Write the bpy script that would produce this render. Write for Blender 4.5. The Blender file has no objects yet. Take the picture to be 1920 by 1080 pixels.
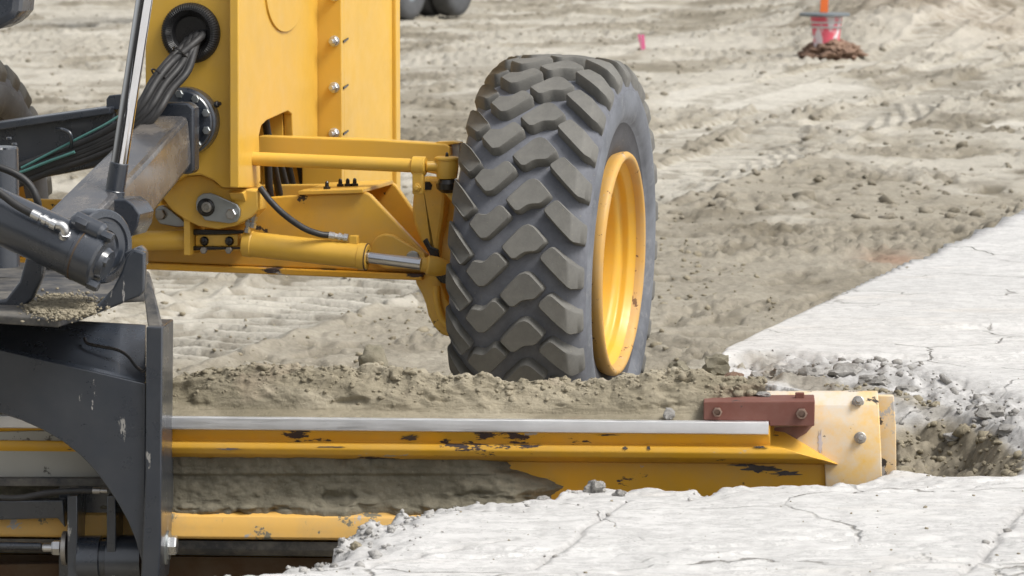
import bpy, bmesh, math, random
import numpy as np
from mathutils import Vector, Matrix, noise as mnoise

random.seed(7)
scn = bpy.context.scene
COL = scn.collection

# ------------------------------------------------------------------ camera
FPX = 7200.0                       # focal length in photo pixels (1920 wide)
CAMH = 1.87
PITCH = math.atan(739.0 / FPX)
cam_d = bpy.data.cameras.new('camera')
cam = bpy.data.objects.new('camera', cam_d)
COL.objects.link(cam)
cam.location = (0, 0, CAMH)
cam.rotation_euler = (math.pi / 2 - PITCH, 0, 0)
cam_d.sensor_width = 36.0
cam_d.lens = FPX / 1920.0 * 36.0
cam_d.clip_start = 0.1
cam_d.clip_end = 2000
cam_d.dof.use_dof = True
cam_d.dof.focus_distance = 11.4
cam_d.dof.aperture_fstop = 11.0
scn.camera = cam

# ------------------------------------------------------------------ sky, sun, exposure
SUN_EL, SUN_AZ = math.radians(52), math.radians(118)      # azimuth clockwise from +Y (camera looks along +Y)
w = bpy.data.worlds.new('World'); scn.world = w; w.use_nodes = True
nt = w.node_tree
bg = nt.nodes['Background']
sky = nt.nodes.new('ShaderNodeTexSky'); sky.sky_type = 'NISHITA'
sky.sun_disc = False; sky.sun_elevation = SUN_EL; sky.sun_rotation = SUN_AZ
sky.dust_density = 4.0; sky.air_density = 1.0; sky.ozone_density = 1.0
hs = nt.nodes.new('ShaderNodeHueSaturation'); hs.inputs['Saturation'].default_value = 0.22
nt.links.new(sky.outputs[0], hs.inputs['Color']); nt.links.new(hs.outputs[0], bg.inputs[0])
bg.inputs[1].default_value = 0.085
sun_d = bpy.data.lights.new('sun', 'SUN'); sun_d.energy = 1.5; sun_d.angle = math.radians(24)
sun_d.color = (1.0, 0.965, 0.91)
sun = bpy.data.objects.new('sun', sun_d); COL.objects.link(sun)
sdir = Vector((math.sin(SUN_AZ) * math.cos(SUN_EL), math.cos(SUN_AZ) * math.cos(SUN_EL), math.sin(SUN_EL)))
sun.rotation_euler = sdir.to_track_quat('Z', 'Y').to_euler()
sun.location = (6, -4, 12)
scn.view_settings.view_transform = 'Standard'
scn.view_settings.look = 'None'
scn.view_settings.gamma = 1.0
scn.view_settings.use_curve_mapping = False
scn.view_settings.exposure = 0.88

# ------------------------------------------------------------------ frames: pixel -> point on a plane of the place
C0 = Vector((0, 0, CAMH))
FWD = Vector((0, math.cos(PITCH), -math.sin(PITCH)))
UPV = Vector((0, math.sin(PITCH), math.cos(PITCH)))
RGT = Vector((1, 0, 0))
def ray(px, py):
    return FWD + RGT * ((px - 960) / FPX) + UPV * ((540 - py) / FPX)
def on_z(px, py, z):
    d = ray(px, py); t = (z - CAMH) / d.z
    return C0 + d * t
class Frame:
    def __init__(s, ox, oy, yaw):
        s.O = Vector((ox, oy, 0)); s.yaw = math.radians(yaw)
        c, n = math.cos(s.yaw), math.sin(s.yaw)
        s.R = Vector((c, -n, 0)); s.F = Vector((n, c, 0))
        s.M = Matrix.Translation(s.O) @ Matrix.Rotation(-s.yaw, 4, 'Z')
    def u(s, px, py, u):
        d = ray(px, py); t = (u - s.F.dot(C0 - s.O)) / s.F.dot(d)
        p = C0 + d * t
        return Vector((s.R.dot(p - s.O), u, p.z))
    def r(s, px, py, r):
        d = ray(px, py); t = (r - s.R.dot(C0 - s.O)) / s.R.dot(d)
        p = C0 + d * t
        return Vector((r, s.F.dot(p - s.O), p.z))
    def z(s, px, py, z):
        p = on_z(px, py, z)
        return Vector((s.R.dot(p - s.O), s.F.dot(p - s.O), z))
MF = Frame(-0.892, 12.779, 13.0)          # machine: origin on the ground under the front axle
BF = Frame(0.0, 10.3, 3.6)                # blade
REL_B = MF.M.inverted() @ BF.M

# ------------------------------------------------------------------ noise
def _h(ix, iy, seed):
    n = (ix.astype(np.int64) * 374761393 + iy.astype(np.int64) * 668265263 + seed * 974634777) & 0xFFFFFFFF
    n = ((n ^ (n >> 13)) * 1274126177) & 0xFFFFFFFF
    n = (n ^ (n >> 16)) & 0xFFFFFFFF
    return n / 4294967295.0
def vn(x, y, seed=0):
    x = np.asarray(x, float); y = np.asarray(y, float)
    ix = np.floor(x); iy = np.floor(y); fx = x - ix; fy = y - iy
    fx = fx * fx * fx * (fx * (fx * 6 - 15) + 10); fy = fy * fy * fy * (fy * (fy * 6 - 15) + 10)
    a = _h(ix, iy, seed); b = _h(ix + 1, iy, seed); c = _h(ix, iy + 1, seed); d = _h(ix + 1, iy + 1, seed)
    return (a + (b - a) * fx) * (1 - fy) + (c + (d - c) * fx) * fy
def fbm(x, y, oct=4, seed=0, gain=0.5):
    s = 0; a = 1; t = 0
    for k in range(oct):
        ca, sa = math.cos(k * 0.9 + .4), math.sin(k * 0.9 + .4)
        s = s + a * vn((x * ca - y * sa) * 2 ** k + 17.3 * k, (x * sa + y * ca) * 2 ** k - 9.1 * k, seed + k); t += a; a *= gain
    return s / t - 0.5
def lumps(x, y, seed=0):                  # rounded clods: cellular bumps 0..1
    ix = np.floor(x); iy = np.floor(y); best = np.full(np.shape(x), 9.0)
    for dx in (-1, 0, 1):
        for dy in (-1, 0, 1):
            cx = ix + dx; cy = iy + dy
            px = cx + .15 + .7 * _h(cx, cy, seed); py = cy + .15 + .7 * _h(cx, cy, seed + 5)
            rr = .25 + .45 * _h(cx, cy, seed + 9)
            d = ((x - px) ** 2 + (y - py) ** 2) / rr ** 2
            best = np.minimum(best, d)
    return np.sqrt(np.clip(1 - best, 0, 1))
def ridged(x, y, oct=4, seed=0):
    s = 0; a = 1; t = 0
    for k in range(oct):
        ca, sa = math.cos(k * 1.1 + .3), math.sin(k * 1.1 + .3)
        s = s + a * (1 - np.abs(2 * vn((x * ca - y * sa) * 2 ** k + 5.3 * k, (x * sa + y * ca) * 2 ** k - 3.1 * k, seed + k) - 1)); t += a; a *= .55
    return s / t - .5
def sst(a, b, x):
    t = np.clip((x - a) / (b - a), 0, 1); return t * t * (3 - 2 * t)

# ------------------------------------------------------------------ materials
MATS = {}
def nodes(name):
    m = bpy.data.materials.new(name); m.use_nodes = True
    t = m.node_tree; b = t.nodes['Principled BSDF']
    MATS[name] = m
    return m, t, b
def N(t, kind, **kw):
    n = t.nodes.new(kind)
    for k, v in kw.items():
        if hasattr(n, k): setattr(n, k, v)
        else: n.inputs[k.replace('_', ' ')].default_value = v
    return n
def tex(t, scale, detail=6, rough=.6, coord='Object', stretch=None, dist=0.0):
    tc = N(t, 'ShaderNodeTexCoord'); out = tc.outputs[coord]
    if stretch:
        mp = N(t, 'ShaderNodeMapping'); mp.inputs['Scale'].default_value = stretch
        t.links.new(out, mp.inputs[0]); out = mp.outputs[0]
    n = N(t, 'ShaderNodeTexNoise'); n.inputs['Scale'].default_value = scale; n.inputs['Detail'].default_value = detail
    n.inputs['Roughness'].default_value = rough; n.inputs['Distortion'].default_value = dist
    t.links.new(out, n.inputs['Vector'])
    return n.outputs['Fac']
def ramp(t, fac, a, b, ca=(0, 0, 0, 1), cb=(1, 1, 1, 1)):
    r = N(t, 'ShaderNodeValToRGB'); r.color_ramp.elements[0].position = a; r.color_ramp.elements[1].position = b
    r.color_ramp.elements[0].color = ca; r.color_ramp.elements[1].color = cb
    t.links.new(fac, r.inputs[0]); return r.outputs[0]
def mix(t, fac, a, b, blend='MIX'):
    m = N(t, 'ShaderNodeMix'); m.data_type = 'RGBA'; m.blend_type = blend
    for s, v in ((m.inputs[0], fac), (m.inputs[6], a), (m.inputs[7], b)):
        if hasattr(v, 'node'): t.links.new(v, s)
        elif isinstance(v, (int, float)): s.default_value = v
        else: s.default_value = (*v, 1) if len(v) == 3 else v
    return m.outputs[2]
def bump(t, b, h, strength, dist, prev=None):
    n = N(t, 'ShaderNodeBump'); n.inputs['Strength'].default_value = strength; n.inputs['Distance'].default_value = dist
    t.links.new(h, n.inputs['Height'])
    if prev: t.links.new(prev, n.inputs['Normal'])
    t.links.new(n.outputs[0], b.inputs['Normal']); return n.outputs[0]
SOILC = (.36, .315, .235)
def paint(name, col, rough=.38, dust=.25, dr=(.42, .82), spec=.5, chips=0.0, chipcol=(.05, .04, .035), chipscale=9, stretch=None, coat=.15, grime=0.0, dustcol=SOILC, streak=None):
    m, t, b = nodes(name)
    v = tex(t, 3.0, 4)
    c = mix(t, ramp(t, v, .3, .75), [k * .93 for k in col], [min(1, k * 1.05) for k in col])
    rgh = ramp(t, tex(t, 14, 5), .3, .7, (rough * .8,) * 3 + (1,), (min(1, rough * 1.35),) * 3 + (1,))
    if dust:
        d = ramp(t, tex(t, 5.5, 9, .72), dr[0], dr[1], (0, 0, 0, 1), (dust,) * 3 + (1,))
        c = mix(t, d, c, dustcol)
        rgh = mix(t, d, rgh, (.9, .9, .9))
    if streak:
        d = ramp(t, tex(t, 8, 8, .7, stretch=streak), .56, .74, (0, 0, 0, 1), (.65,) * 3 + (1,))
        c = mix(t, d, c, dustcol)
    if grime:
        d = ramp(t, tex(t, 2.3, 8, .7), .5, .72, (0, 0, 0, 1), (grime,) * 3 + (1,))
        c = mix(t, d, c, (.07, .05, .03))
    if chips:
        d1 = ramp(t, tex(t, chipscale, 9, .68, stretch=stretch), .66 - chips, .67 - chips)
        c = mix(t, d1, c, chipcol)
        d2 = ramp(t, tex(t, chipscale * .93, 9, .7, stretch=stretch, dist=.4), .70 - chips, .71 - chips)
        c = mix(t, d2, c, (.42, .40, .38))
        rgh = mix(t, d1, rgh, (.8, .8, .8))
    t.links.new(c, b.inputs['Base Color']); t.links.new(rgh, b.inputs['Roughness'])
    b.inputs['Specular IOR Level'].default_value = spec; b.inputs['Coat Weight'].default_value = coat; b.inputs['Coat Roughness'].default_value = .25
    bump(t, b, tex(t, 60, 4), .06, .002)
    return m
YEL = (.72, .43, .06)
paint('yellow_paint', YEL, dust=.16)
paint('yellow_dirty', YEL, dust=.35, chips=.02, chipscale=7, grime=.28)
paint('yellow_worn', (.76, .41, .03), dust=.30, chips=.075, chipcol=(.055, .04, .04), chipscale=5.5, stretch=(.7, 1.3, 2.2), coat=.1)
paint('yellow_pale', (.77, .48, .12), rough=.5, dust=.95, dr=(.36, .62), chips=.05, chipscale=5, coat=0, dustcol=(.62, .57, .50))
paint('yellow_muddy', (.80, .47, .115), rough=.55, dust=.5, chips=.075, chipcol=(.2, .18, .13), chipscale=11, coat=0)
paint('rim_paint', (.74, .42, .035), rough=.42, dust=.3)
paint('rim_edge_paint', (.60, .34, .08), rough=.55, dust=.6, chips=.055, chipcol=(.17, .09, .04), chipscale=26, coat=0)
paint('black_paint', (.026, .033, .046), rough=.26, dust=.12, spec=.75, coat=.7, dustcol=(.2, .19, .17))
paint('black_worn', (.028, .035, .048), rough=.28, dust=.13, spec=.75, chips=.032, chipcol=(.30, .29, .27), chipscale=11, stretch=(1, 1, .3), coat=.6, dustcol=(.2, .19, .17))
paint('black_dusty', (.035, .037, .042), rough=.5, dust=.7, coat=.0, dustcol=(.42, .38, .31))
paint('drawbar_sheen_paint', (.075, .075, .080), rough=.14, dust=.6, coat=.9, dustcol=(.36, .31, .25), streak=(2.5, .35, 2.5))  # lighter grey and beige streaks put reflections on glossy black into the colour
paint('rusty_block', (.17, .062, .045), rough=.75, dust=.35, chips=.02, coat=0, dustcol=(.3, .2, .16))
paint('bare_steel', (.06, .052, .05), rough=.6, dust=.5, coat=0, dustcol=(.25, .22, .2))
paint('scraped_grey', (.42, .39, .42), rough=.6, dust=.3, coat=0)
paint('primer', (.17, .075, .058), rough=.7, dust=.3, coat=0)
paint('rust_brown', (.085, .045, .02), rough=.8, dust=.75, coat=0, dustcol=(.13, .11, .08))
paint('spotted_plate', (.44, .43, .385), rough=.55, dust=.3, chips=.055, chipcol=(.12, .115, .10), chipscale=7, coat=0)
paint('orange_plastic', (.85, .17, .03), rough=.5, dust=.1)
paint('pink_plastic', (.85, .17, .36), rough=.5, dust=.1)
paint('grey_iron', (.16, .19, .21), rough=.5, dust=.3)
paint('hose_rubber', (.018, .018, .019), rough=.5, dust=.25, coat=0, dustcol=(.15, .14, .13))
paint('teal_hose', (.06, .20, .185), rough=.4, dust=.2, coat=0)
paint('sleeve_rubber', (.016, .016, .017), rough=.42, dust=.12, coat=0, dustcol=(.15, .14, .13))
paint('grease_and_shade', (.012, .010, .009), rough=.28, dust=0.0, coat=.3)  # black for grease and small parts, also for painted shade in holes
def metal(name, col, rough, dust=.15, dustcol=(.3, .27, .22), brushed=None):
    m, t, b = nodes(name)
    b.inputs['Metallic'].default_value = 1.0
    c = mix(t, ramp(t, tex(t, 6, 6), .35, .7), [k * .86 for k in col], col)
    d = ramp(t, tex(t, 9, 8, .7), .5, .8, (0, 0, 0, 1), (dust,) * 3 + (1,))
    c = mix(t, d, c, dustcol)
    t.links.new(c, b.inputs['Base Color'])
    inv = N(t, 'ShaderNodeMath', operation='SUBTRACT'); inv.inputs[0].default_value = 1.0; t.links.new(d, inv.inputs[1]); t.links.new(inv.outputs[0], b.inputs['Metallic'])
    r = ramp(t, tex(t, 20, 5, stretch=brushed), .3, .75, (rough * .7,) * 3 + (1,), (rough * 1.4,) * 3 + (1,))
    t.links.new(r, b.inputs['Roughness'])
    return m
metal('chrome', (.86, .86, .88), .05, .02)
metal('chrome_dull', (.66, .67, .70), .16, .1)
metal('zinc', (.72, .72, .72), .34, .25)
metal('pivot_steel', (.50, .53, .54), .45, .3)
metal('rail_steel', (.93, .93, .94), .5, .75, (.70, .70, .70), (.4, 4, 9))
metal('rusty_nut', (.35, .25, .2), .55, .7, (.20, .13, .10))
metal('bolt_steel', (.45, .43, .40), .5, .5, (.28, .24, .18))

def rubber(name, base, dustcol, amount):
    m, t, b = nodes(name)
    d = ramp(t, tex(t, 7, 10, .75), .32, .72, (amount * .25,) * 3 + (1,), (amount,) * 3 + (1,))
    c = mix(t, d, base, dustcol)
    oi = N(t, 'ShaderNodeObjectInfo')
    c = mix(t, ramp(t, oi.outputs['Random'], 0, 1, (0, 0, 0, 1), (.22,) * 3 + (1,)), c, dustcol)
    sp = ramp(t, tex(t, 95, 3, .6), .66, .72, (0, 0, 0, 1), (.45,) * 3 + (1,))
    c = mix(t, sp, c, (.32, .29, .2))
    t.links.new(c, b.inputs['Base Color']); b.inputs['Roughness'].default_value = .78
    b.inputs['Specular IOR Level'].default_value = .35
    bump(t, b, tex(t, 140, 6, .7), .25, .003)
    return m
rubber('tyre_groove', (.046, .049, .058), (.23, .24, .27), .85)
rubber('tyre_lug', (.074, .073, .070), (.27, .262, .235), .62)
rubber('tyre_bead', (.030, .030, .034), (.14, .14, .15), .5)
rubber('tyre_far', (.04, .042, .046), (.16, .165, .175), .5)
def sidewall():
    m, t, b = nodes('tyre_sidewall')
    d = ramp(t, tex(t, 5, 9, .7, stretch=(1, 1, 1)), .3, .75, (.2,) * 3 + (1,), (.85,) * 3 + (1,))
    c = mix(t, d, (.045, .048, .057), (.23, .245, .275))
    s = ramp(t, tex(t, 16, 9, .75, dist=.6), .54, .66, (0, 0, 0, 1), (.6,) * 3 + (1,))
    c = mix(t, s, c, (.27, .27, .27))
    t.links.new(c, b.inputs['Base Color']); b.inputs['Roughness'].default_value = .62
    bump(t, b, tex(t, 90, 5, .7), .18, .003)
sidewall()

def earth(name, dark, light, fine=70, attr=None, bstr=.8, bdist=.012, extra=None):
    m, t, b = nodes(name)
    f1 = ramp(t, tex(t, 1.6, 9, .68), .34, .68)
    f2 = ramp(t, tex(t, 22, 8, .75), .33, .7)
    c = mix(t, f1, dark, light)
    c = mix(t, .45, c, mix(t, f2, [k * .72 for k in dark], [min(1, k * 1.12) for k in light]))
    if attr:
        a = N(t, 'ShaderNodeVertexColor'); a.layer_name = attr
        sep = N(t, 'ShaderNodeSeparateColor'); t.links.new(a.outputs[0], sep.inputs[0])
        for k, colr in enumerate(extra):
            c = mix(t, sep.outputs[k], c, mix(t, f2, [q * .84 for q in colr], [min(1, q * 1.1) for q in colr]))
    sp = ramp(t, tex(t, fine * 1.6, 2, .5), .70, .76, (0, 0, 0, 1), (.5,) * 3 + (1,))
    c = mix(t, sp, c, [min(1, k * 1.45) for k in light])
    sp2 = ramp(t, tex(t, fine * 1.1, 2, .5), .26, .31, (.45,) * 3 + (1,), (0, 0, 0, 1))
    c = mix(t, sp2, c, [k * .45 for k in dark])
    t.links.new(c, b.inputs['Base Color']); b.inputs['Roughness'].default_value = .95
    b.inputs['Specular IOR Level'].default_value = .15
    p = bump(t, b, tex(t, fine, 8, .75), bstr, bdist)
    bump(t, b, tex(t, fine * .22, 6, .7), bstr * .6, bdist * 2.2, p)
    return m
earth('dirt', (.262, .236, .186), (.44, .403, .328), 40, 'tone', .75, .014, ((.60, .57, .50), (.20, .175, .13), (.36, .23, .16)))
earth('soil_dry', (.25, .22, .155), (.42, .37, .275), 90, 'tone', .8, .008, ((.52, .47, .37), (.17, .15, .10), (.3, .2, .15)))
earth('soil_damp_shade', (.165, .150, .108), (.30, .272, .205), 90, None, .7, .006)  # damp tone, with shade on the blade back also put into the colour
earth('rubble_pale', (.34, .33, .315), (.58, .565, .54), 60, None, .8, .008)
earth('dirt_clods', (.17, .15, .11), (.36, .325, .26), 30, None, .6, .01)
earth('soil_red', (.19, .115, .08), (.36, .25, .185), 30, None, .9, .02)
earth('rubble_grey', (.25, .24, .225), (.45, .435, .41), 60, None, .8, .01)

def concrete():
    m, t, b = nodes('concrete')
    f1 = ramp(t, tex(t, 1.1, 9, .65), .35, .7)
    c = mix(t, f1, (.575, .57, .555), (.665, .655, .64))
    st = ramp(t, tex(t, 1.7, 7, .65, stretch=(.5, 1.4, 1)), .56, .78, (0, 0, 0, 1), (.42,) * 3 + (1,))
    c = mix(t, st, c, (.66, .56, .44))
    g = ramp(t, tex(t, 17, 10, .8), .36, .55, (.6,) * 3 + (1,), (0, 0, 0, 1))
    c = mix(t, g, c, (.40, .395, .385))
    # hairline cracks in the surface
    tc = N(t, 'ShaderNodeTexCoord')
    nz = N(t, 'ShaderNodeTexNoise'); nz.inputs['Scale'].default_value = 2.4; nz.inputs['Detail'].default_value = 7
    t.links.new(tc.outputs['Object'], nz.inputs['Vector'])
    add = N(t, 'ShaderNodeMix'); add.data_type = 'RGBA'; add.blend_type = 'LINEAR_LIGHT'; add.inputs[0].default_value = .22
    t.links.new(tc.outputs['Object'], add.inputs[6]); t.links.new(nz.outputs['Color'], add.inputs[7])
    vo = N(t, 'ShaderNodeTexVoronoi'); vo.feature = 'DISTANCE_TO_EDGE'; vo.inputs['Scale'].default_value = 1.35
    t.links.new(add.outputs[2], vo.inputs['Vector'])
    cr = ramp(t, vo.outputs['Distance'], .002, .010, (1, 1, 1, 1), (0, 0, 0, 1))
    keep = ramp(t, tex(t, 2.1, 4), .42, .55)
    crk = mix(t, 1.0, cr, keep, 'MULTIPLY')
    c = mix(t, crk, c, (.22, .21, .19))
    vp = N(t, 'ShaderNodeTexVoronoi'); vp.inputs['Scale'].default_value = 34; t.links.new(tc.outputs['Object'], vp.inputs['Vector'])
    pit_ = ramp(t, vp.outputs['Distance'], .10, .17, (1, 1, 1, 1), (0, 0, 0, 1))
    pk = mix(t, 1.0, pit_, ramp(t, tex(t, 5, 5, .7), .52, .60), 'MULTIPLY')
    c = mix(t, pk, c, (.26, .25, .235))
    fl_ = ramp(t, tex(t, 6, 10, .72, stretch=(.6, 1.3, 1)), .485, .50, (0, 0, 0, 1), (1, 1, 1, 1))
    fl2 = ramp(t, tex(t, 6, 10, .72, stretch=(.6, 1.3, 1)), .50, .53, (1, 1, 1, 1), (0, 0, 0, 1))
    c = mix(t, mix(t, 1.0, fl_, fl2, 'MULTIPLY'), c, (.43, .425, .415))
    a = N(t, 'ShaderNodeVertexColor'); a.layer_name = 'tone'
    sep = N(t, 'ShaderNodeSeparateColor'); t.links.new(a.outputs[0], sep.inputs[0])
    f2 = ramp(t, tex(t, 16, 9, .75), .34, .62)
    c = mix(t, sep.outputs[0], c, mix(t, f2, (.24, .235, .225), (.52, .51, .50)))
    c = mix(t, sep.outputs[1], c, mix(t, f2, (.13, .112, .08), (.29, .255, .19)))
    dk = ramp(t, tex(t, 52, 2, .5), .735, .755, (0, 0, 0, 1), (.75,) * 3 + (1,))
    c = mix(t, dk, c, (.22, .21, .19))
    t.links.new(c, b.inputs['Base Color']); b.inputs['Roughness'].default_value = .9
    b.inputs['Specular IOR Level'].default_value = .2
    p = bump(t, b, tex(t, 45, 8, .75), .45, .006)
    p = bump(t, b, tex(t, 9, 6, .7, stretch=(.4, 1.5, 1)), .35, .02, p)
    inv = N(t, 'ShaderNodeMath', operation='SUBTRACT'); inv.inputs[0].default_value = 1.0; t.links.new(crk, inv.inputs[1])
    bump(t, b, inv.outputs[0], .8, .008, p)
concrete()
def striped():
    m, t, b = nodes('flagging_wrap')
    f = ramp(t, tex(t, 4.2, 3, .5, stretch=(1, 1, .55), dist=1.2), .46, .53)
    c = mix(t, f, (.80, .13, .19), (.82, .74, .77))
    t.links.new(c, b.inputs['Base Color']); b.inputs['Roughness'].default_value = .45
striped()

# ------------------------------------------------------------------ object helpers
def link(name, me, mat, parent=None, M=None, smooth=True, ang=22):
    if isinstance(me, bmesh.types.BMesh):
        bm = me; me = bpy.data.meshes.new(name)
        bmesh.ops.recalc_face_normals(bm, faces=bm.faces[:])
        bm.to_mesh(me); bm.free()
    if smooth:
        me.polygons.foreach_set('use_smooth', [True] * len(me.polygons))
        try: me.set_sharp_from_angle(angle=math.radians(ang))
        except Exception: pass
    me.materials.append(MATS[mat] if isinstance(mat, str) else mat)
    o = bpy.data.objects.new(name, me); COL.objects.link(o)
    if parent: o.parent = parent
    if M is not None: o.matrix_local = M
    return o
def tag(o, label=None, cat=None, group=None, kind=None):
    if label: o['label'] = label
    if cat: o['category'] = cat
    if group: o['group'] = group
    if kind: o['kind'] = kind
    return o
def empty(name, M):
    o = bpy.data.objects.new(name, None); COL.objects.link(o); o.matrix_world = M; o.empty_display_size = .2
    return o
def bev(bm, wd, seg=2, ang=25):
    if wd <= 0: return bm
    bmesh.ops.recalc_face_normals(bm, faces=bm.faces[:])
    es = [e for e in bm.edges if len(e.link_faces) == 2 and e.calc_face_angle(0) > math.radians(ang)]
    bmesh.ops.bevel(bm, geom=es, offset=wd, segments=seg, profile=.5, affect='EDGES', clamp_overlap=True)
    return bm
def loft(front, back, bevel=.004, bm=None):
    """solid between two matching outlines"""
    own = bm is None
    bm = bm or bmesh.new()
    a = [bm.verts.new(p) for p in front]; b = [bm.verts.new(p) for p in back]
    n = len(a)
    bm.faces.new(a); bm.faces.new(b[::-1])
    for i in range(n): bm.faces.new((a[i], b[i], b[(i + 1) % n], a[(i + 1) % n]))
    if own: bev(bm, bevel)
    return bm
def prism_u(F, pts, u0, t, bevel=.004):
    f = [F.u(x, y, u0) for x, y in pts]
    return loft(f, [p + Vector((0, t, 0)) for p in f], bevel)
def prism_r(F, pts, r0, t, bevel=.004):
    f = [F.r(x, y, r0) for x, y in pts]
    return loft(f, [p + Vector((t, 0, 0)) for p in f], bevel)
def prism_z(F, pts, z0, t, bevel=.004):
    f = [F.z(x, y, z0) for x, y in pts]
    return loft(f, [p + Vector((0, 0, t)) for p in f], bevel)
def box(c, s, bevel=.004):
    x, y, z = [k / 2 for k in s]; c = Vector(c)
    f = [c + Vector(p) for p in ((-x, -y, -z), (x, -y, -z), (x, -y, z), (-x, -y, z))]
    return loft(f, [p + Vector((0, 2 * y, 0)) for p in f], bevel)
def basis(ax):
    ax = Vector(ax).normalized()
    h = Vector((0, 0, 1)) if abs(ax.z) < .9 else Vector((0, 1, 0))
    x = ax.cross(h).normalized(); y = ax.cross(x).normalized()
    return ax, x, y
def lathe(p, ax, prof, n=32, close=True, bm=None):
    """prof: (distance along ax, radius)"""
    bm = bm or bmesh.new(); p = Vector(p)
    ax, x, y = basis(ax); rings = []
    for a, r in prof:
        if r < 1e-5: rings.append([bm.verts.new(p + ax * a)])
        else: rings.append([bm.verts.new(p + ax * a + (x * math.cos(2 * math.pi * k / n) + y * math.sin(2 * math.pi * k / n)) * r) for k in range(n)])
    for A, B in zip(rings, rings[1:]):
        for k in range(n):
            if len(A) == 1 and len(B) == 1: continue
            if len(A) == 1: bm.faces.new((A[0], B[k], B[(k + 1) % n]))
            elif len(B) == 1: bm.faces.new((A[k], B[0], A[(k + 1) % n]))
            else: bm.faces.new((A[k], B[k], B[(k + 1) % n], A[(k + 1) % n]))
    if close:
        if len(rings[0]) > 1: bm.faces.new(rings[0][::-1])
        if len(rings[-1]) > 1: bm.faces.new(rings[-1])
    return bm
def cyl(p0, p1, r, n=28, c=.004, r1=None, bm=None):
    p0 = Vector(p0); p1 = Vector(p1); L = (p1 - p0).length; r1 = r if r1 is None else r1
    c = min(c, r * .4, L * .3)
    return lathe(p0, p1 - p0, [(0, r - c), (c, r), (L - c, r1), (L, r1 - c)], n, bm=bm)
def spline(pts, k=8):
    pts = [Vector(p) for p in pts]; q = [2 * pts[0] - pts[1]] + pts + [2 * pts[-1] - pts[-2]]; out = []
    for i in range(1, len(q) - 2):
        a, b, c, d = q[i - 1:i + 3]
        for j in range(k):
            t = j / k
            out.append(.5 * ((2 * b) + (c - a) * t + (2 * a - 5 * b + 4 * c - d) * t * t + (3 * b - a - 3 * c + d) * t ** 3))
    out.append(pts[-1]); return out
def tube(pts, r, n=14, smooth=8, bm=None):
    bm = bm or bmesh.new(); n = max(n, 18) if r > .003 else n
    P = spline(pts, smooth) if smooth else [Vector(p) for p in pts]
    rings = []; prev = None
    for i, p in enumerate(P):
        d = (P[min(i + 1, len(P) - 1)] - P[max(i - 1, 0)]).normalized()
        if prev is None: _, x, y = basis(d)
        else: x = (prev - d * prev.dot(d)).normalized(); y = d.cross(x)
        prev = x
        rings.append([bm.verts.new(p + (x * math.cos(2 * math.pi * k / n) + y * math.sin(2 * math.pi * k / n)) * r) for k in range(n)])
    for A, B in zip(rings, rings[1:]):
        for k in range(n): bm.faces.new((A[k], A[(k + 1) % n], B[(k + 1) % n], B[k]))
    bm.faces.new(rings[0][::-1]); bm.faces.new(rings[-1]); return bm
def hexnut(p, ax, r, h, stud=0.0, washer=0.0, studr=None, bore=False):
    bm = bmesh.new(); p = Vector(p); a = Vector(ax).normalized(); z = 0
    if washer:
        lathe(p, a, [(0, washer - .002), (.002, washer), (.006, washer), (.007, washer - .002)], 24, bm=bm); z = .007
    if bore:
        lathe(p + a * z, a, [(0, r), (h * .85, r), (h, r * .9)], 6, close=False, bm=bm)
        lathe(p + a * (z + h), a, [(0, r * .9), (0.001, r * .62), (-h * .8, r * .55), (-h * .8, 0)], 24, close=False, bm=bm)
    else:
        lathe(p + a * z, a, [(0, r), (h * .8, r), (h, r * .86)], 6, bm=bm)
        if stud: lathe(p + a * (z + h), a, [(0, studr or r * .55), (stud * .85, studr or r * .55), (stud, (studr or r * .55) * .8)], 14, bm=bm)
    return bm
def grid_mesh(name, X, Y, Z, mat, tone=None, wrap=False, keep=None):
    ny, nx = X.shape
    co = np.stack([X, Y, Z], -1).reshape(-1, 3)
    i = np.arange((ny - 1) * (nx - 1)); rr = i // (nx - 1); cc = i % (nx - 1); v = rr * nx + cc
    q = np.stack([v, v + 1, v + nx + 1, v + nx], -1)
    if keep is not None:
        kf = keep.reshape(-1); q = q[kf[q].any(1)]
        used = np.zeros(len(co), bool); used[q.ravel()] = True
        remap = np.cumsum(used) - 1; co = co[used]; q = remap[q]
        if tone is not None: tone = tone.reshape(-1, tone.shape[-1])[used]
    me = bpy.data.meshes.new(name)
    me.vertices.add(len(co)); me.vertices.foreach_set('co', co.astype(np.float32).ravel())
    me.loops.add(q.size); me.loops.foreach_set('vertex_index', q.astype(np.int32).ravel())
    me.polygons.add(len(q)); me.polygons.foreach_set('loop_start', np.arange(0, q.size, 4, dtype=np.int32))
    me.update(calc_edges=True)
    me.polygons.foreach_set('use_smooth', [True] * len(me.polygons))
    if tone is not None:
        ca = me.color_attributes.new('tone', 'FLOAT_COLOR', 'POINT')
        tn = tone.reshape(-1, tone.shape[-1]); full = np.ones((len(co), 4), np.float32); full[:, :3] = 0; full[:, :tn.shape[1]] = tn
        ca.data.foreach_set('color', full.ravel())
    me.materials.append(MATS[mat])
    o = bpy.data.objects.new(name, me); COL.objects.link(o)
    return o
def spacing(segs):
    out = [segs[0][0]]
    for a, b, s0, s1 in segs:
        x = a
        while x < b - 1e-6:
            f = (x - a) / (b - a); x = x + s0 + (s1 - s0) * f; out.append(min(x, b))
    return np.array(out)

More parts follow.
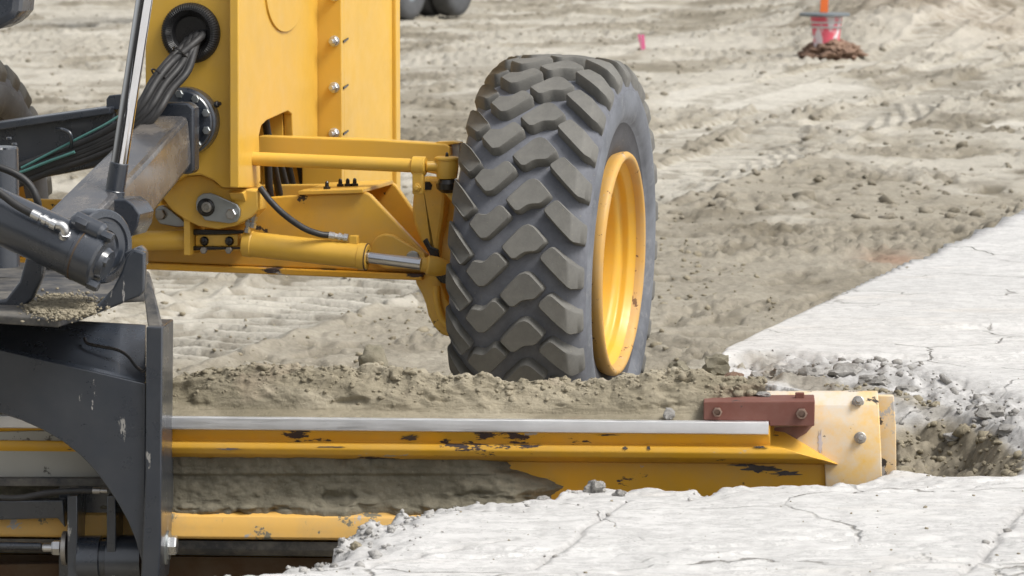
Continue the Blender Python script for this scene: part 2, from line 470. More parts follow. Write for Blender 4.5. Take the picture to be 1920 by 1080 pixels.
# ------------------------------------------------------------------ slab outline (plan), at its real height
ZC = .33
near_px = [(100, 1230), (300, 1108), (400, 1076), (500, 1052), (612, 1022), (632, 1004), (690, 962), (760, 950), (835, 930), (880, 936), (960, 938), (1000, 930),
           (1050, 916), (1110, 903), (1200, 912), (1308, 910), (1322, 920), (1400, 905), (1550, 902), (1600, 899), (1652, 890), (1682, 866), (1690, 800), (1672, 762)]
left_px = [(1560, 728), (1450, 715), (1370, 690), (1345, 665), (1362, 650)]
P = [on_z(x, y, ZC) for x, y in near_px + left_px]
e0 = on_z(1362, 650, ZC); e1 = on_z(1920, 385, ZC); ed = (e1 - e0).normalized()
poly = [(p.x, p.y) for p in P] + [((e0 + ed * 90).x, (e0 + ed * 90).y), (60, 100), (40, 2), (P[0].x, 2)]
poly = np.array(poly)
def sdist(x, y, pg):                       # signed distance, positive inside
    d = np.full(x.shape, 1e9); ins = np.zeros(x.shape, bool)
    n = len(pg)
    for i in range(n):
        a = pg[i]; b = pg[(i + 1) % n]; ex, ey = b - a
        t = np.clip(((x - a[0]) * ex + (y - a[1]) * ey) / (ex * ex + ey * ey), 0, 1)
        d = np.minimum(d, (x - a[0] - t * ex) ** 2 + (y - a[1] - t * ey) ** 2)
        c = ((a[1] > y) != (b[1] > y)) & (x < ex * (y - a[1]) / (ey + 1e-12) + a[0]); ins ^= c
    return np.where(ins, 1, -1) * np.sqrt(d)
en = np.array([-ed.y, ed.x])               # normal of the far slab edge, pointing to the dirt side
def edge_d(x, y): return (x - e0.x) * en[0] + (y - e0.y) * en[1]      # >0 on the dirt side
TA = math.radians(15.5)
def tr_(x, y): return x * math.cos(TA) - y * math.sin(TA)
def tf_(x, y): return x * math.sin(TA) + y * math.cos(TA)

def ground_h(x, y):
    far = sst(22, 45, y)
    z = .045 * fbm(x * .7, y * .7, 4, 3) + .035 * fbm(x * 3.1, y * 2.6, 4, 8) + (.022 * fbm(x * 13, y * 11, 4, 21, .6))
    lm = sst(.48, .62, .5 + fbm(x * .9, y * .9, 3, 40))
    z += .028 * lumps(x * 9, y * 8, 2) * lm * (1 + far) + .014 * lumps(x * 21, y * 18, 6) * (.35 + .65 * lm)
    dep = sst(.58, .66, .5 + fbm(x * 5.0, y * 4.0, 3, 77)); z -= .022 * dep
    tone = np.zeros(x.shape + (3,)); hol = 0
    # tyre tracks pressed across the dirt, bars at right angles to the travel
    for c, wdt, dp, per, sk, sd in ((-5.66, .40, .10, .20, .25, 1), (-6.55, .22, .03, .2, -.3, 2), (-2.88, .19, .085, .19, .2, 3), (-7.6, .25, .04, .22, .2, 4)):
        rr = tr_(x, y) - c; ff = tf_(x, y); wob = .05 * fbm(ff * .35, ff * 0 + c, 2, 60 + sd)
        rr = rr + wob
        m = sst(wdt + .05, wdt - .03, np.abs(rr)) * sst(.30, .5, .5 + fbm(ff * .5, rr * 2, 2, 90 + sd) + .12)
        ph = (ff + sk * np.abs(rr) + .02 * fbm(x * 5, y * 5, 2, 4)) / per * 2 * math.pi
        bar = np.clip(np.sin(ph) * 1.7, -1, 1)
        z = z * (1 - .85 * m) + m * (dp * .6 * bar * (.75 + .5 * vn(x * 4, y * 4, 7)) - dp * .6)
        z += .03 * np.exp(-((np.abs(rr) - wdt - .05) / .05) ** 2) * (.4 + vn(x * 6, y * 6, 5))
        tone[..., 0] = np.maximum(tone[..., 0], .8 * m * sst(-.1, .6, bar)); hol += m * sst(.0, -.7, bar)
    # older wide wheel lanes far off, parallel to the travel
    z += .10 * far * (fbm(tr_(x, y) * .55, tf_(x, y) * .07, 4, 31))
    z += .10 * far * np.clip(fbm(x * .5, y * .35, 4, 51), 0, 1)
    # bank up to the slab
    ee = edge_d(x, y)
    z += (ZC - .05) * sst(.34, .02, ee) * sst(11.9, 12.8, y)
    z = np.where((ee < -.12) & (y > 11.9), -.6, z)
    z = z - .4 * sst(11.2, 10.4, y)
    # spoil banks on the far right and round the riser
    def bumpg(cx, cy, sx, sy, h): return h * np.exp(-((x - cx) / sx) ** 2 - ((y - cy) / sy) ** 2)
    rough = 1 + .45 * fbm(x * 1.1, y * .7, 3, 14) + .35 * fbm(x * 5, y * 3, 3, 24)
    z += (bumpg(3.9, 47, .6, 1.2, .10) + bumpg(4.9, 48.5, .9, 2.5, .34) + bumpg(5.6, 54, 1.5, 4, .6) + bumpg(8.3, 62, 2.4, 6, 1.2) + bumpg(2.9, 49, 1.0, 2.2, .12)) * rough
    z += bumpg(1.9, 29.5, .9, .7, .10) * rough + bumpg(5.0, 33, 2.0, .5, .10) * rough
    # dry pale crusts, damp dark patches; track bar tops paler, hollows and dips darker
    dry = sst(.54, .64, .5 + fbm(x * .55, y * .30, 5, 111) + .09 * far)
    crust = sst(1.0, .82, np.sqrt(((x - 2.35 - (y - 35.5) * .13) / 1.15) ** 2 + ((y - 35.7) / 2.9) ** 2) + .35 * fbm(x * 2, y * .8, 3, 5))
    crust = np.maximum(crust, sst(1.0, .8, np.sqrt(((x - 4.6) / .9) ** 2 + ((y - 31) / .7) ** 2) + .3 * fbm(x * 2, y, 3, 6)))
    lane = sst(.55, .62, .5 + fbm(tr_(x, y) * .8, tf_(x, y) * .05, 3, 19)) * far
    tone[..., 0] = np.clip(np.maximum(np.maximum(tone[..., 0], .55 * dry), np.maximum(.95 * crust, .7 * lane)), 0, 1)
    z = z * (1 - .8 * crust)
    damp = sst(.56, .68, .5 + fbm(x * .8 + 9, y * .5, 5, 211)) * (1 - crust)
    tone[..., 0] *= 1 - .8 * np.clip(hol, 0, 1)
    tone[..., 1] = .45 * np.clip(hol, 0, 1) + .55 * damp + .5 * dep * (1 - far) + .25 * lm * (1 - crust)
    tone[..., 2] = .8 * np.exp(-((x - 1.95) / .16) ** 2 - ((y - 19.6) / .35) ** 2) + .12 * bumpg(6.0, 50, 2, 4, 1)
    tone = np.clip(tone, 0, 1)
    return z, tone

ys = spacing([(3, 9.5, .4, .1), (9.5, 13, .06, .022), (13, 22, .02, .034), (22, 75, .04, .2), (75, 900, .4, 60)])
ts = spacing([(-14, -1.2, .8, .02), (-1.2, 1.2, .0054, .0054), (1.2, 14, .02, .8)])
Yg, Tg = np.meshgrid(ys, ts, indexing='ij')
Xg = Tg * (.12 + Yg * .1365)
Zg, tone = ground_h(Xg, Yg)
g = grid_mesh('ground', Xg, Yg, Zg, 'dirt', tone)
tag(g, kind='structure')

# ------------------------------------------------------------------ concrete slab with its broken edge
def slab_h(x, y):
    jag = .05 * fbm(x * 6, y * 6, 4, 5, .6) + .02 * fbm(x * 25, y * 25, 3, 9)
    d0 = sdist(x, y, poly)
    nearline = sst(.2, -.1, -(edge_d(x, y)) - .25) * sst(12.5, 13.5, y)
    d = d0 + jag * (1 - nearline) + .012 * fbm(x * 4, y * 4, 3, 33)
    z = ZC + .006 * fbm(x * 2.2, y * 2.2, 4, 1) + .004 * fbm(x * 20, y * 20, 3, 2)
    tone = np.zeros(x.shape + (3,))
    # rubble zone beyond the blade end
    rz = np.array([(p.x, p.y) for p in [on_z(a, b, ZC) for a, b in ((1340, 700), (1345, 664), (1450, 652), (1700, 672), (1850, 715), (2000, 735), (2000, 800), (1905, 822), (1830, 838), (1785, 858), (1690, 866), (1672, 750), (1450, 712))]])
    rd = sdist(x, y, rz) + .10 * fbm(x * 3, y * 1.6, 4, 12)
    rm = sst(-.03, .10, rd)
    z += rm * (-.035 + .06 * fbm(x * 3, y * 2.0, 4, 15) + .065 * ridged(x * 6, y * 4, 5, 3) + .010 * lumps(x * 13, y * 10, 4) + .006 * lumps(x * 36, y * 28, 14))
    tone[..., 0] = np.maximum(tone[..., 0], .85 * rm)
    # edge spalls
    spall = sst(.22, .0, d + .22 * fbm(x * 2.7, y * 2.7, 3, 44)) * (1 - nearline) * sst(10.6, 9.7, y - .0 * x)
    left = sst(.15, -.5, x)
    spall = spall * (.45 + .55 * left)
    z -= spall * (.012 + .045 * vn(x * 14, y * 14, 3) - .012 * lumps(x * 24, y * 24, 8))
    tone[..., 0] = np.maximum(tone[..., 0], .8 * spall)
    # flakes: thin layers split off the top
    fl = .5 + fbm(x * 1.1, y * 3.2, 4, 71)
    z -= .007 * sst(.56, .565, fl) + .006 * sst(.63, .635, fl)
    # real cracks
    for (ax, ay), (bx, by), wd in (((1000, 1060), (1180, 935), .006), ((1790, 1080), (1925, 955), .008), ((650, 1060), (960, 1005), .006), ((1400, 660), (1560, 664), .012), ((1480, 672), (1560, 690), .02), ((1580, 690), (1720, 700), .018)):
        a = on_z(ax, ay, ZC); b = on_z(bx, by, ZC); ex, ey = b.x - a.x, b.y - a.y; L2 = ex * ex + ey * ey
        xx = x + .06 * fbm(x * 5, y * 5, 4, 91); yy = y + .10 * fbm(x * 5 + 7, y * 5, 4, 92)
        t = np.clip(((xx - a.x) * ex + (yy - a.y) * ey) / L2, 0, 1)
        dd = np.hypot(xx - a.x - t * ex, yy - a.y - t * ey)
        cm = sst(wd * 1.8, wd * .4, dd); z -= (.010 if wd < .01 else .03) * cm
        tone[..., 0] = np.maximum(tone[..., 0], .6 * sst(wd * 4, wd, dd))
    # pit ploughed out beside the blade end
    pc = on_z(1765, 812, ZC)
    pd = np.sqrt(((x - pc.x + .02) / .27) ** 2 + ((y - pc.y) / .78) ** 2) + .5 * fbm(x * 4, y * 2, 4, 61)
    pm = sst(1.15, .15, pd)
    z -= pm * (.20 + .05 * fbm(x * 6, y * 4, 4, 62))
    z += sst(.1, .5, pm) * (.035 * ridged(x * 6, y * 6, 4, 63) + .022 * lumps(x * 15, y * 15, 64))
    tone[..., 1] = np.maximum(tone[..., 1], sst(.10, .30, pm) * .97)
    soilm = sst(.0, .12, .5 * (1 - d0 * 4) * rm) * sst(.40, .6, .5 + fbm(x * 3, y * 2, 4, 19)); tone[..., 1] = np.maximum(tone[..., 1], .7 * soilm * rm)
    # sides fall away
    out = sst(.012, -.05, d)
    z = z - out * .05 - np.clip(-d, 0, 1) * 6.0 * (1 + .5 * fbm(x * 9, y * 9, 3, 8))
    z = np.maximum(z, -.35)
    tone[..., 0] = np.maximum(tone[..., 0], .6 * sst(.02, -.01, d) * (1 - nearline))
    return z, np.clip(tone, 0, 1), d
xs = spacing([(-1.6, -.75, .04, .012), (-.75, 1.75, .0085, .0085), (1.75, 40, .012, 2.5)])
ysl = spacing([(2.2, 8.4, .3, .02), (8.4, 11.6, .0095, .0095), (11.6, 13.6, .011, .02), (13.6, 100, .02, 4)])
Ys, Xs = np.meshgrid(ysl, xs, indexing='ij')
Zs, tone, dS = slab_h(Xs, Ys)
slab = grid_mesh('concrete_pavement', Xs, Ys, Zs, 'concrete', tone, keep=dS > -.11)
tag(slab, kind='structure')

# ------------------------------------------------------------------ the grader
GR = empty('motor_grader', MF.M)
tag(GR, 'yellow motor grader with black drawbar, its blade cutting beside the concrete slab', 'motor grader')
def part(name, bm, mat, parent=None, blade=False, M=None):
    if parent is None: return link(name, bm, mat, GR, REL_B if blade else M)
    return link(name, bm, mat, parent)
BK = Vector((0, -1, 0))                   # towards the rear of the machine (towards the photographer)

# ---- wheels
RT = .675; NL = 28
def rtop(X): 
    X = abs(X)
    return RT - .011 * min(X / .16, 1) ** 2 - (0 if X < .165 else .095 * ((X - .165) / .08) ** 1.8)
CARC = [(-.18, .350), (-.195, .38), (-.205, .42), (-.208, .462), (-.220, .474), (-.230, .50), (-.233, .535), (-.226, .568), (-.210, .600), (-.165, .622), (-.10, .632), (0, .635),
        (.10, .632), (.165, .622), (.210, .600), (.226, .568), (.233, .535), (.230, .50), (.220, .474), (.208, .462), (.205, .42), (.195, .38), (.18, .350)]
LUGS = {
 'LS': [(46, 372), (70, 398), (130, 468), (196, 546), (190, 560), (148, 603), (132, 602), (70, 530), (46, 500)],
 'CL': [(168, 402), (178, 385), (205, 345), (250, 350), (268, 343), (310, 302), (335, 303), (380, 345), (378, 360), (330, 412), (275, 468), (240, 472), (225, 462)],
 'CR': [(347, 508), (355, 492), (440, 400), (475, 386), (505, 396), (568, 458), (568, 472), (530, 518), (475, 525), (455, 535), (425, 560), (400, 560)],
 'RS': [(545, 312), (550, 300), (592, 262), (612, 258), (690, 322), (730, 352), (756, 362), (756, 464), (735, 466), (698, 464), (625, 398), (549, 325)]}
def offset(pts, d):
    n = len(pts); out = []
    A = sum(pts[i][0] * pts[(i + 1) % n][1] - pts[(i + 1) % n][0] * pts[i][1] for i in range(n))
    sg = 1 if A > 0 else -1
    for i in range(n):
        p, q, r = Vector(pts[i - 1]), Vector(pts[i]), Vector(pts[(i + 1) % n])
        a = (q - p).normalized(); b = (r - q).normalized()
        na = Vector((a.y, -a.x)) * sg; nb = Vector((b.y, -b.x)) * sg
        m = (na + nb); m = m / max(.5, m.length_squared / 2 if m.length_squared > 0 else 1) / 1
        out.append(q + m.normalized() * d * min(1.6, 1 / max(.5, m.normalized().dot(na))))
    return out
def chaikin(p, k=.16):
    out = []
    for i in range(len(p)):
        a, b = Vector(p[i]), Vector(p[(i + 1) % len(p)]); out += [a.lerp(b, k), a.lerp(b, 1 - k)]
    return out
def lug_mesh(key):
    pts = [((x - 402) / 1544.0 * .965, (y - 430) / 1585.0 * 1.02) for x, y in LUGS[key]]
    pts = chaikin(pts)
    bm = bmesh.new()
    def ring(pp, mode):
        R = []
        for X, S in pp:
            if mode == 0: Xc = max(-.212, min(.212, X)); r = min(.62, rtop(X) - .03) - .012; X = Xc
            elif mode == 1: r = rtop(X) - .007
            else: r = rtop(X)
            th = S / .665
            R.append(bm.verts.new((X, -r * math.cos(th), -r * math.sin(th))))
        return R
    r0 = ring(offset(pts, .0035), 0); r1 = ring(offset(pts, .0005), 1); r2 = ring(offset(pts, -.0035), 2) 
    n = len(pts)
    for A, B in ((r0, r1), (r1, r2)):
        for i in range(n): bm.faces.new((A[i], A[(i + 1) % n], B[(i + 1) % n], B[i]))
    f = bm.faces.new(r2); bmesh.ops.triangulate(bm, faces=[f])
    bmesh.ops.recalc_face_normals(bm, faces=bm.faces[:])
    me = bpy.data.meshes.new('tread_lug'); bm.to_mesh(me); bm.free()
    me.polygons.foreach_set('use_smooth', [True] * len(me.polygons)); me.set_sharp_from_angle(angle=math.radians(50))
    me.materials.append(MATS['tyre_lug']); return me
LM = {k: lug_mesh(k) for k in LUGS}
def lathe_x(prof, n=96, mats=None):
    bm = bmesh.new(); rings = []
    for X, r in prof:
        rings.append([bm.verts.new((X, r * math.cos(2 * math.pi * k / n), r * math.sin(2 * math.pi * k / n))) for k in range(n)])
    for j, (A, B) in enumerate(zip(rings, rings[1:])):
        for k in range(n):
            f = bm.faces.new((A[k], A[(k + 1) % n], B[(k + 1) % n], B[k]))
            if mats: f.material_index = mats(j)
    return bm
def front_wheel(M, out):
    bm = lathe_x([(x * .975, r) for x, r in CARC], 112, lambda j: 2 if (j < 3 or j > 18) else 1 if (j < 7 or j > 14) else 0)
    ty = link('tyre', bm, 'tyre_groove', GR, M, ang=60); ty.data.materials.append(MATS['tyre_sidewall']); ty.data.materials.append(MATS['tyre_bead'])
    for k in range(NL):
        for key, me in LM.items():
            o = bpy.data.objects.new('tread_lug', me); COL.objects.link(o); o.parent = ty
            o.matrix_local = Matrix.Rotation(2 * math.pi * k / NL, 4, 'X')
    s = out
    rimp = [(.172, .356), (.200, .366), (.216, .368), (.226, .362), (.229, .352), (.224, .343), (.210, .338), (.200, .335)]
    edge = link('rim_flange', lathe_x([(s * a, r) for a, r in rimp], 96), 'rim_edge_paint', ty, ang=60)
    inn = [(.200, .3355), (.190, .331), (.180, .322), (.172, .318), (.160, .321), (.150, .316), (.146, .304), (.13, .299), (.02, .292), (-.03, .288), (-.045, .270), (-.05, .10), (-.02, .095), (-.02, .06), (-.05, .055), (-.05, .01)]
    link('wheel_rim', lathe_x([(s * a, r) for a, r in inn], 96), 'rim_paint', ty, ang=60)
    back = [(-.18, .352), (-.215, .362), (-.222, .350), (-.205, .335), (-.15, .31), (-.06, .30), (-.05, .12), (-.12, .11), (-.13, .01)]
    link('inner_rim', lathe_x([(s * a, r) for a, r in back], 64), 'yellow_dirty', ty, ang=60)
    return ty
WC = MF.u(1043, 488, 0.0)
front_wheel(Matrix.Translation(WC) @ Matrix.Rotation(math.radians(2.0), 4, 'Y'), 1)
WL = Vector((WC.x - 2.18, 0, WC.z - .005))
front_wheel(Matrix.Translation(WL) @ Matrix.Rotation(math.radians(2.0), 4, 'Y') @ Matrix.Rotation(.1, 4, 'X'), -1)

# ---- front frame (bolster)
UR = -.42                                  # rear face of the bolster
fr_rear = [(272, -130), (449, -130), (449, 352), (416, 352), (400, 338), (376, 328), (347, 330), (322, 344), (303, 362), (285, 340), (272, 250)]
# body as a box section: rear plate, right side plate with its opening, left plate, inner partition
body = part('front_frame', prism_u(MF, fr_rear, UR, .05, .006), 'yellow_paint')
a = MF.u(449, 352, UR); rs = a.x + .012
side = [(447, -130), (596, -130), (596, 262), (566, 262), (549, 256), (548, 214), (540, 208), (500, 226), (490, 236), (486, 254), (489, 340), (482, 352), (447, 352)]
# side plate traced on plane r = rs
sp = part('side_plate', prism_r(MF, side, rs, -.03, .004), 'yellow_paint', body)
lft = MF.u(272, 0, UR)
part('side_plate', loft([Vector((lft.x - .002, UR + .052, .86)), Vector((lft.x - .002, UR + .75, .86)), Vector((lft.x - .002, UR + .75, 2.3)), Vector((lft.x - .002, UR + .052, 2.3))],
                        [Vector((lft.x + .03, UR + .052, .86)), Vector((lft.x + .03, UR + .75, .86)), Vector((lft.x + .03, UR + .75, 2.3)), Vector((lft.x + .03, UR + .052, 2.3))], .003), 'yellow_paint', body)
ue = MF.r(596, 100, rs).y                  # where the side plate meets the bolted flange
ztop = 2.35; zlow = MF.u(640, 350, ue).z
fx = MF.u(640, 100, ue).x
# bolted flange facing the rear
fl = part('bolt_flange', loft([Vector((rs - .06, ue, .72)), Vector((fx, ue, .72)), Vector((fx, ue, ztop)), Vector((rs - .06, ue, ztop))],
                        [Vector((rs - .06, ue + .035, .72)), Vector((fx, ue + .035, .72)), Vector((fx, ue + .035, ztop)), Vector((rs - .06, ue + .035, ztop))], .004), 'yellow_paint', body)
u2 = MF.r(726, 100, fx).y
# front block side: web, then the front flange
web = [(640.5, -130), (690, -130), (726, -130), (726, 430), (690, 430), (640.5, 430)]
part('front_block', loft([Vector((fx - .001, ue + .036, .60)), Vector((fx - .001, u2 - .30, .60)), Vector((fx + .014, u2 - .14, .60)), Vector((fx + .02, u2, .60)), Vector((fx - .35, u2, .60)), Vector((fx - .35, ue + .036, .60))],
                         [Vector((fx - .001, ue + .036, ztop)), Vector((fx - .001, u2 - .30, ztop)), Vector((fx + .014, u2 - .14, ztop)), Vector((fx + .02, u2, ztop)), Vector((fx - .35, u2, ztop)), Vector((fx - .35, ue + .036, ztop))], .006), 'yellow_paint', body)
f2 = MF.u(743, 100, u2).x
part('front_flange', loft([Vector((fx - .4, u2 + .001, .60)), Vector((f2, u2 + .001, .60)), Vector((f2, u2 + .001, ztop)), Vector((fx - .4, u2 + .001, ztop))],
                          [Vector((fx - .4, u2 + .06, .60)), Vector((f2, u2 + .06, .60)), Vector((f2, u2 + .06, ztop)), Vector((fx - .4, u2 + .06, ztop))], .006), 'yellow_paint', body)
for py in (-8, 77, 164, 250):
    p = MF.u(627, py, ue)
    part('bolt', hexnut(p, BK, .0165, .014, stud=.026, washer=.019, studr=.009), 'zinc', fl)
    q0 = MF.r(643, py + 1, fx + .0005); q1 = MF.r(652, py - 5, fx + .0005)
    part('slot_shade', loft([q0 + Vector((.0, 0, -.004)), q1 + Vector((0, 0, -.003)), q1 + Vector((0, 0, .003)), q0 + Vector((0, 0, .004))],
                      [q0 + Vector((.0035, 0, -.004)), q1 + Vector((.0035, 0, -.003)), q1 + Vector((.0035, 0, .003)), q0 + Vector((.0035, 0, .004))], 0), 'grease_and_shade', fl)  # raised dark strip paints the shade inside a slot hole
# round cover on the side plate
cc = MF.r(533, -18, rs); ry = abs(MF.r(492, -18, rs).y - cc.y)
bm = bmesh.new(); oa = []; ob = []
for k in range(48):
    t = 2 * math.pi * k / 48; v = Vector((0, math.cos(t) * ry * .9, math.sin(t) * .138))
    oa.append(cc + v + Vector((.007, 0, 0))); ob.append(cc + v + Vector((-.01, 0, 0)))
part('round_cover', loft(oa, ob, .002), 'yellow_paint', body)
# dark partition seen through the side opening
part('inner_plate', loft([Vector((rs - .20, UR + .06, .70)), Vector((rs - .20, ue, .70)), Vector((rs - .20, ue, 1.6)), Vector((rs - .20, UR + .06, 1.6))],
                         [Vector((rs - .22, UR + .06, .70)), Vector((rs - .22, ue, .70)), Vector((rs - .22, ue, 1.6)), Vector((rs - .22, UR + .06, 1.6))], 0), 'yellow_dirty', body)
part('opening_rib', prism_r(MF, [(530, 214), (547, 214), (549, 262), (530, 262)], rs - .033, -.12, .002), 'yellow_paint', body)
# ring-shaped hose grommet in the rear face
hc = MF.u(359, 62, UR)
gm = part('hose_sleeve', lathe(hc, BK, [(-.06, .048), (.0, .052), (.02, .060), (.034, .075), (.030, .088), (.016, .096), (.001, .098)], 64, close=False), 'sleeve_rubber', body)
bm = bmesh.new()
for k in range(72):
    t = 2 * math.pi * k / 72; ax, x, y = basis(BK)
    d = x * math.cos(t) + y * math.sin(t)
    tube([hc + ax * .004 + d * .0965, hc + ax * .019 + d * .0955, hc + ax * .032 + d * .088, hc + ax * .036 + d * .076, hc + ax * .022 + d * .0615], .0019, 5, 2, bm)
part('sleeve_ribs', bm, 'sleeve_rubber', body)
part('sleeve_throat_shade', lathe(hc, BK, [(-.001, .056), (.004, .056)], 40), 'grease_and_shade', body)  # black disc painted in for the dark inside the hose hole
# lower lug of the bolster with the axle pin
lug = part('axle_hanger', prism_u(MF, [(303, 362), (322, 344), (347, 330), (376, 328), (400, 338), (416, 352), (450, 353), (484, 357), (484, 394), (470, 408), (440, 424), (408, 430), (372, 424), (346, 412), (322, 394), (306, 374)], UR + .052, .10, .006), 'yellow_dirty')
pv = MF.u(386, 386, UR + .052)
pl = part('pivot_plate', prism_u(MF, [(367, 380), (371, 369), (380, 363), (394, 362), (410, 368), (444, 383), (450, 393), (450, 405), (444, 416), (430, 419), (384, 413), (378, 404), (368, 394)], UR + .034, .014, .003), 'pivot_steel', lug)
part('grease_patch', lathe(MF.u(386, 389, UR + .033), BK, [(0, .030), (.003, .028), (.006, .02), (.007, .012)], 20), 'grease_and_shade', lug)
part('pivot_pin', lathe(MF.u(389, 388, UR + .033), BK, [(0, .017), (.012, .017), (.014, .010), (.010, .008)], 20), 'bolt_steel', lug)
part('bolt', hexnut(MF.u(434, 401, UR + .033), BK, .018, .012, washer=.0), 'zinc', lug)
part('retainer_tab', prism_u(MF, [(291, 392), (300, 384), (312, 388), (348, 418), (346, 425), (332, 426), (300, 420), (291, 408)], UR + .16, .012, .003), 'pivot_steel', lug)
part('bolt', hexnut(MF.u(302, 402, UR + .158), BK, .018, .014), 'bolt_steel', lug)
part('side_ear', prism_r(MF, [(480, 338), (492, 346), (492, 384), (484, 396), (470, 396), (462, 380), (456, 362)], rs - .006, -.05, .004), 'yellow_dirty', lug)

# ---- front axle
ax_u = -.20
rear_plate = [(-60, 372), (250, 376), (480, 372), (540, 367), (686, 361), (694, 366), (800, 478), (806, 494), (796, 512), (-60, 478)]
axl = part('axle_beam', prism_u(MF, rear_plate, ax_u, .03, .005), 'yellow_dirty')
part('front_plate', prism_u(MF, [(250, 350), (640, 345), (712, 338), (726, 338), (742, 348), (778, 400), (806, 470), (796, 500), (250, 480)], ax_u + .36, .03, .005), 'yellow_dirty', axl)
p0 = MF.u(-60, 478, ax_u); p1 = MF.u(795, 513, ax_u)
part('bottom_plate', loft([p0 + Vector((0, -.03, -.022)), p1 + Vector((0, -.03, -.020)), p1 + Vector((0, -.03, 0)), p0 + Vector((0, -.03, 0))],
                          [p0 + Vector((0, .42, -.022)), p1 + Vector((0, .42, -.020)), p1 + Vector((0, .42, 0)), p0 + Vector((0, .42, 0))], .004), 'yellow_worn', axl)
q0 = MF.u(566, 356, ax_u + .03); q1 = MF.u(688, 352, ax_u + .03)
part('top_plate', loft([q0 + Vector((0, -.05, -.014)), q1 + Vector((0, -.05, -.014)), q1 + Vector((0, -.05, .0)), q0 + Vector((0, -.05, .0))],
                       [q0 + Vector((.0, .34, -.014)), q1 + Vector((0.0, .34, -.014)), q1 + Vector((0.0, .34, .0)), q0 + Vector((.0, .34, .0))], .003), 'yellow_dirty', axl)
for px, py, uu in ((613, 344, .03), (638, 336, .14), (652, 335, .14), (665, 334, .14)):
    p = MF.u(px, py, ax_u + uu); p.z = q0.z + (p.x - q0.x) / (q1.x - q0.x) * (q1.z - q0.z)
    part('stud', lathe(p, (0, 0, 1), [(0, .012), (.008, .012), (.009, .007), (.022, .006), (.026, .003)], 10), 'grease_and_shade', axl)
# raised boss and pin at the beam end
part('end_boss', prism_u(MF, [(690, 486), (696, 456), (706, 443), (720, 438), (736, 441), (795, 474), (800, 490), (792, 506), (720, 504)], ax_u - .022, .022, .006), 'yellow_dirty', axl)
part('boss_pin', cyl(MF.u(775, 483, ax_u - .018), MF.u(775, 483, ax_u - .018) + BK * .012, .023), 'pivot_steel', axl)
# steering bar above the axle
bar = part('leaning_bar', prism_u(MF, [(484, 255), (700, 262), (836, 270), (843, 276), (843, 326), (836, 330), (700, 306), (484, 296)], -.14, .07, .005), 'yellow_paint')
part('bar_end_pad', prism_u(MF, [(838, 268), (862, 266), (862, 296), (840, 300)], -.10, .05, .004), 'pivot_steel', bar)
part('bar_cap', prism_u(MF, [(806, 271), (840, 272), (862, 268), (848, 265), (820, 266)], -.13, .05, .002), 'yellow_paint', bar)
# tie rod
ta = MF.u(484, 298, -.30); tb = MF.u(786, 311, -.30); tc_ = MF.u(838, 312, -.27)
tla = ta + (ta - tb).normalized() * 1.9
tie = part('tie_rod', cyl(tla, tb, .0225), 'yellow_paint')
dv = (tb - ta).normalized()
part('clamp', cyl(tb - dv * .022, tb + dv * .022, .031, c=.003), 'yellow_paint', tie)
part('clamp_ear', box(tb + Vector((0, -.008, -.055)), (.036, .030, .07), .004), 'yellow_paint', tie)
part('clamp_bolt', hexnut(tb + Vector((0, -.022, -.068)), BK, .014, .012, stud=.010), 'yellow_paint', tie)
part('threaded_end', cyl(tb + dv * .02, tc_, .0165), 'yellow_paint', tie)
part('ball_socket', lathe(tc_ + Vector((0, 0, -.042)), (0, 0, 1), [(0, .02), (.004, .032), (.012, .034), (.04, .038), (.062, .036), (.064, .040), (.070, .040), (.074, .034)], 28), 'yellow_paint', tie)
part('grease_nipple', lathe(tc_ + Vector((0, 0, .030)), (0, 0, 1), [(0, .006), (.012, .005), (.016, .002)], 8), 'grease_and_shade', tie)
part('grease_boot', lathe(tc_ + Vector((.003, 0, -.085)), (0, 0, 1), [(0, .020), (.012, .036), (.03, .038), (.043, .030)], 24), 'grease_and_shade', tie)
# steering knuckle
kn = [(775, 352), (779, 338), (790, 332), (822, 334), (836, 346), (832, 400), (824, 450), (820, 505), (836, 560), (858, 590), (858, 632), (842, 632), (826, 628), (812, 612), (802, 592), (797, 570), (790, 552), (780, 534), (776, 522), (796, 516), (812, 492), (806, 474), (788, 452), (776, 420), (772, 395)]
kp = part('steering_knuckle', prism_u(MF, kn, -.20, .07, .012), 'yellow_dirty')
part('knuckle_rib', prism_u(MF, [(818, 420), (832, 372), (870, 360), (870, 500), (818, 500), (812, 470)], -.13, .20, .015), 'yellow_dirty', kp)
part('knuckle_arm', prism_u(MF, [(824, 340), (862, 338), (862, 384), (846, 378), (832, 362)], -.27, .075, .008), 'yellow_paint', kp)
part('hub', cyl(MF.u(838, 470, 0), MF.u(940, 474, 0), .16, 36, .01), 'yellow_dirty', kp)
part('knuckle_slot_shade', prism_u(MF, [(783, 347), (787, 341), (806, 341), (810, 347), (808, 356), (787, 356)], -.203, .004, .0), 'grease_and_shade', kp)  # thin dark sheet in place of the shade inside a recess
part('grease_smear', prism_u(MF, [(792, 452), (800, 446), (808, 462), (822, 468), (824, 486), (812, 494), (800, 488), (806, 478)], -.206, .01, .003), 'grease_and_shade', kp)
part('lower_smear', prism_u(MF, [(806, 510), (834, 508), (846, 516), (842, 534), (826, 530), (816, 518)], -.204, .006, .002), 'grease_and_shade', kp)
rib = [MF.u(818, 536, -.21), MF.u(820, 570, -.215), MF.u(830, 600, -.215), MF.u(850, 618, -.21)]
part('curved_rib', tube(rib, .013, 12, 6), 'yellow_paint', kp)
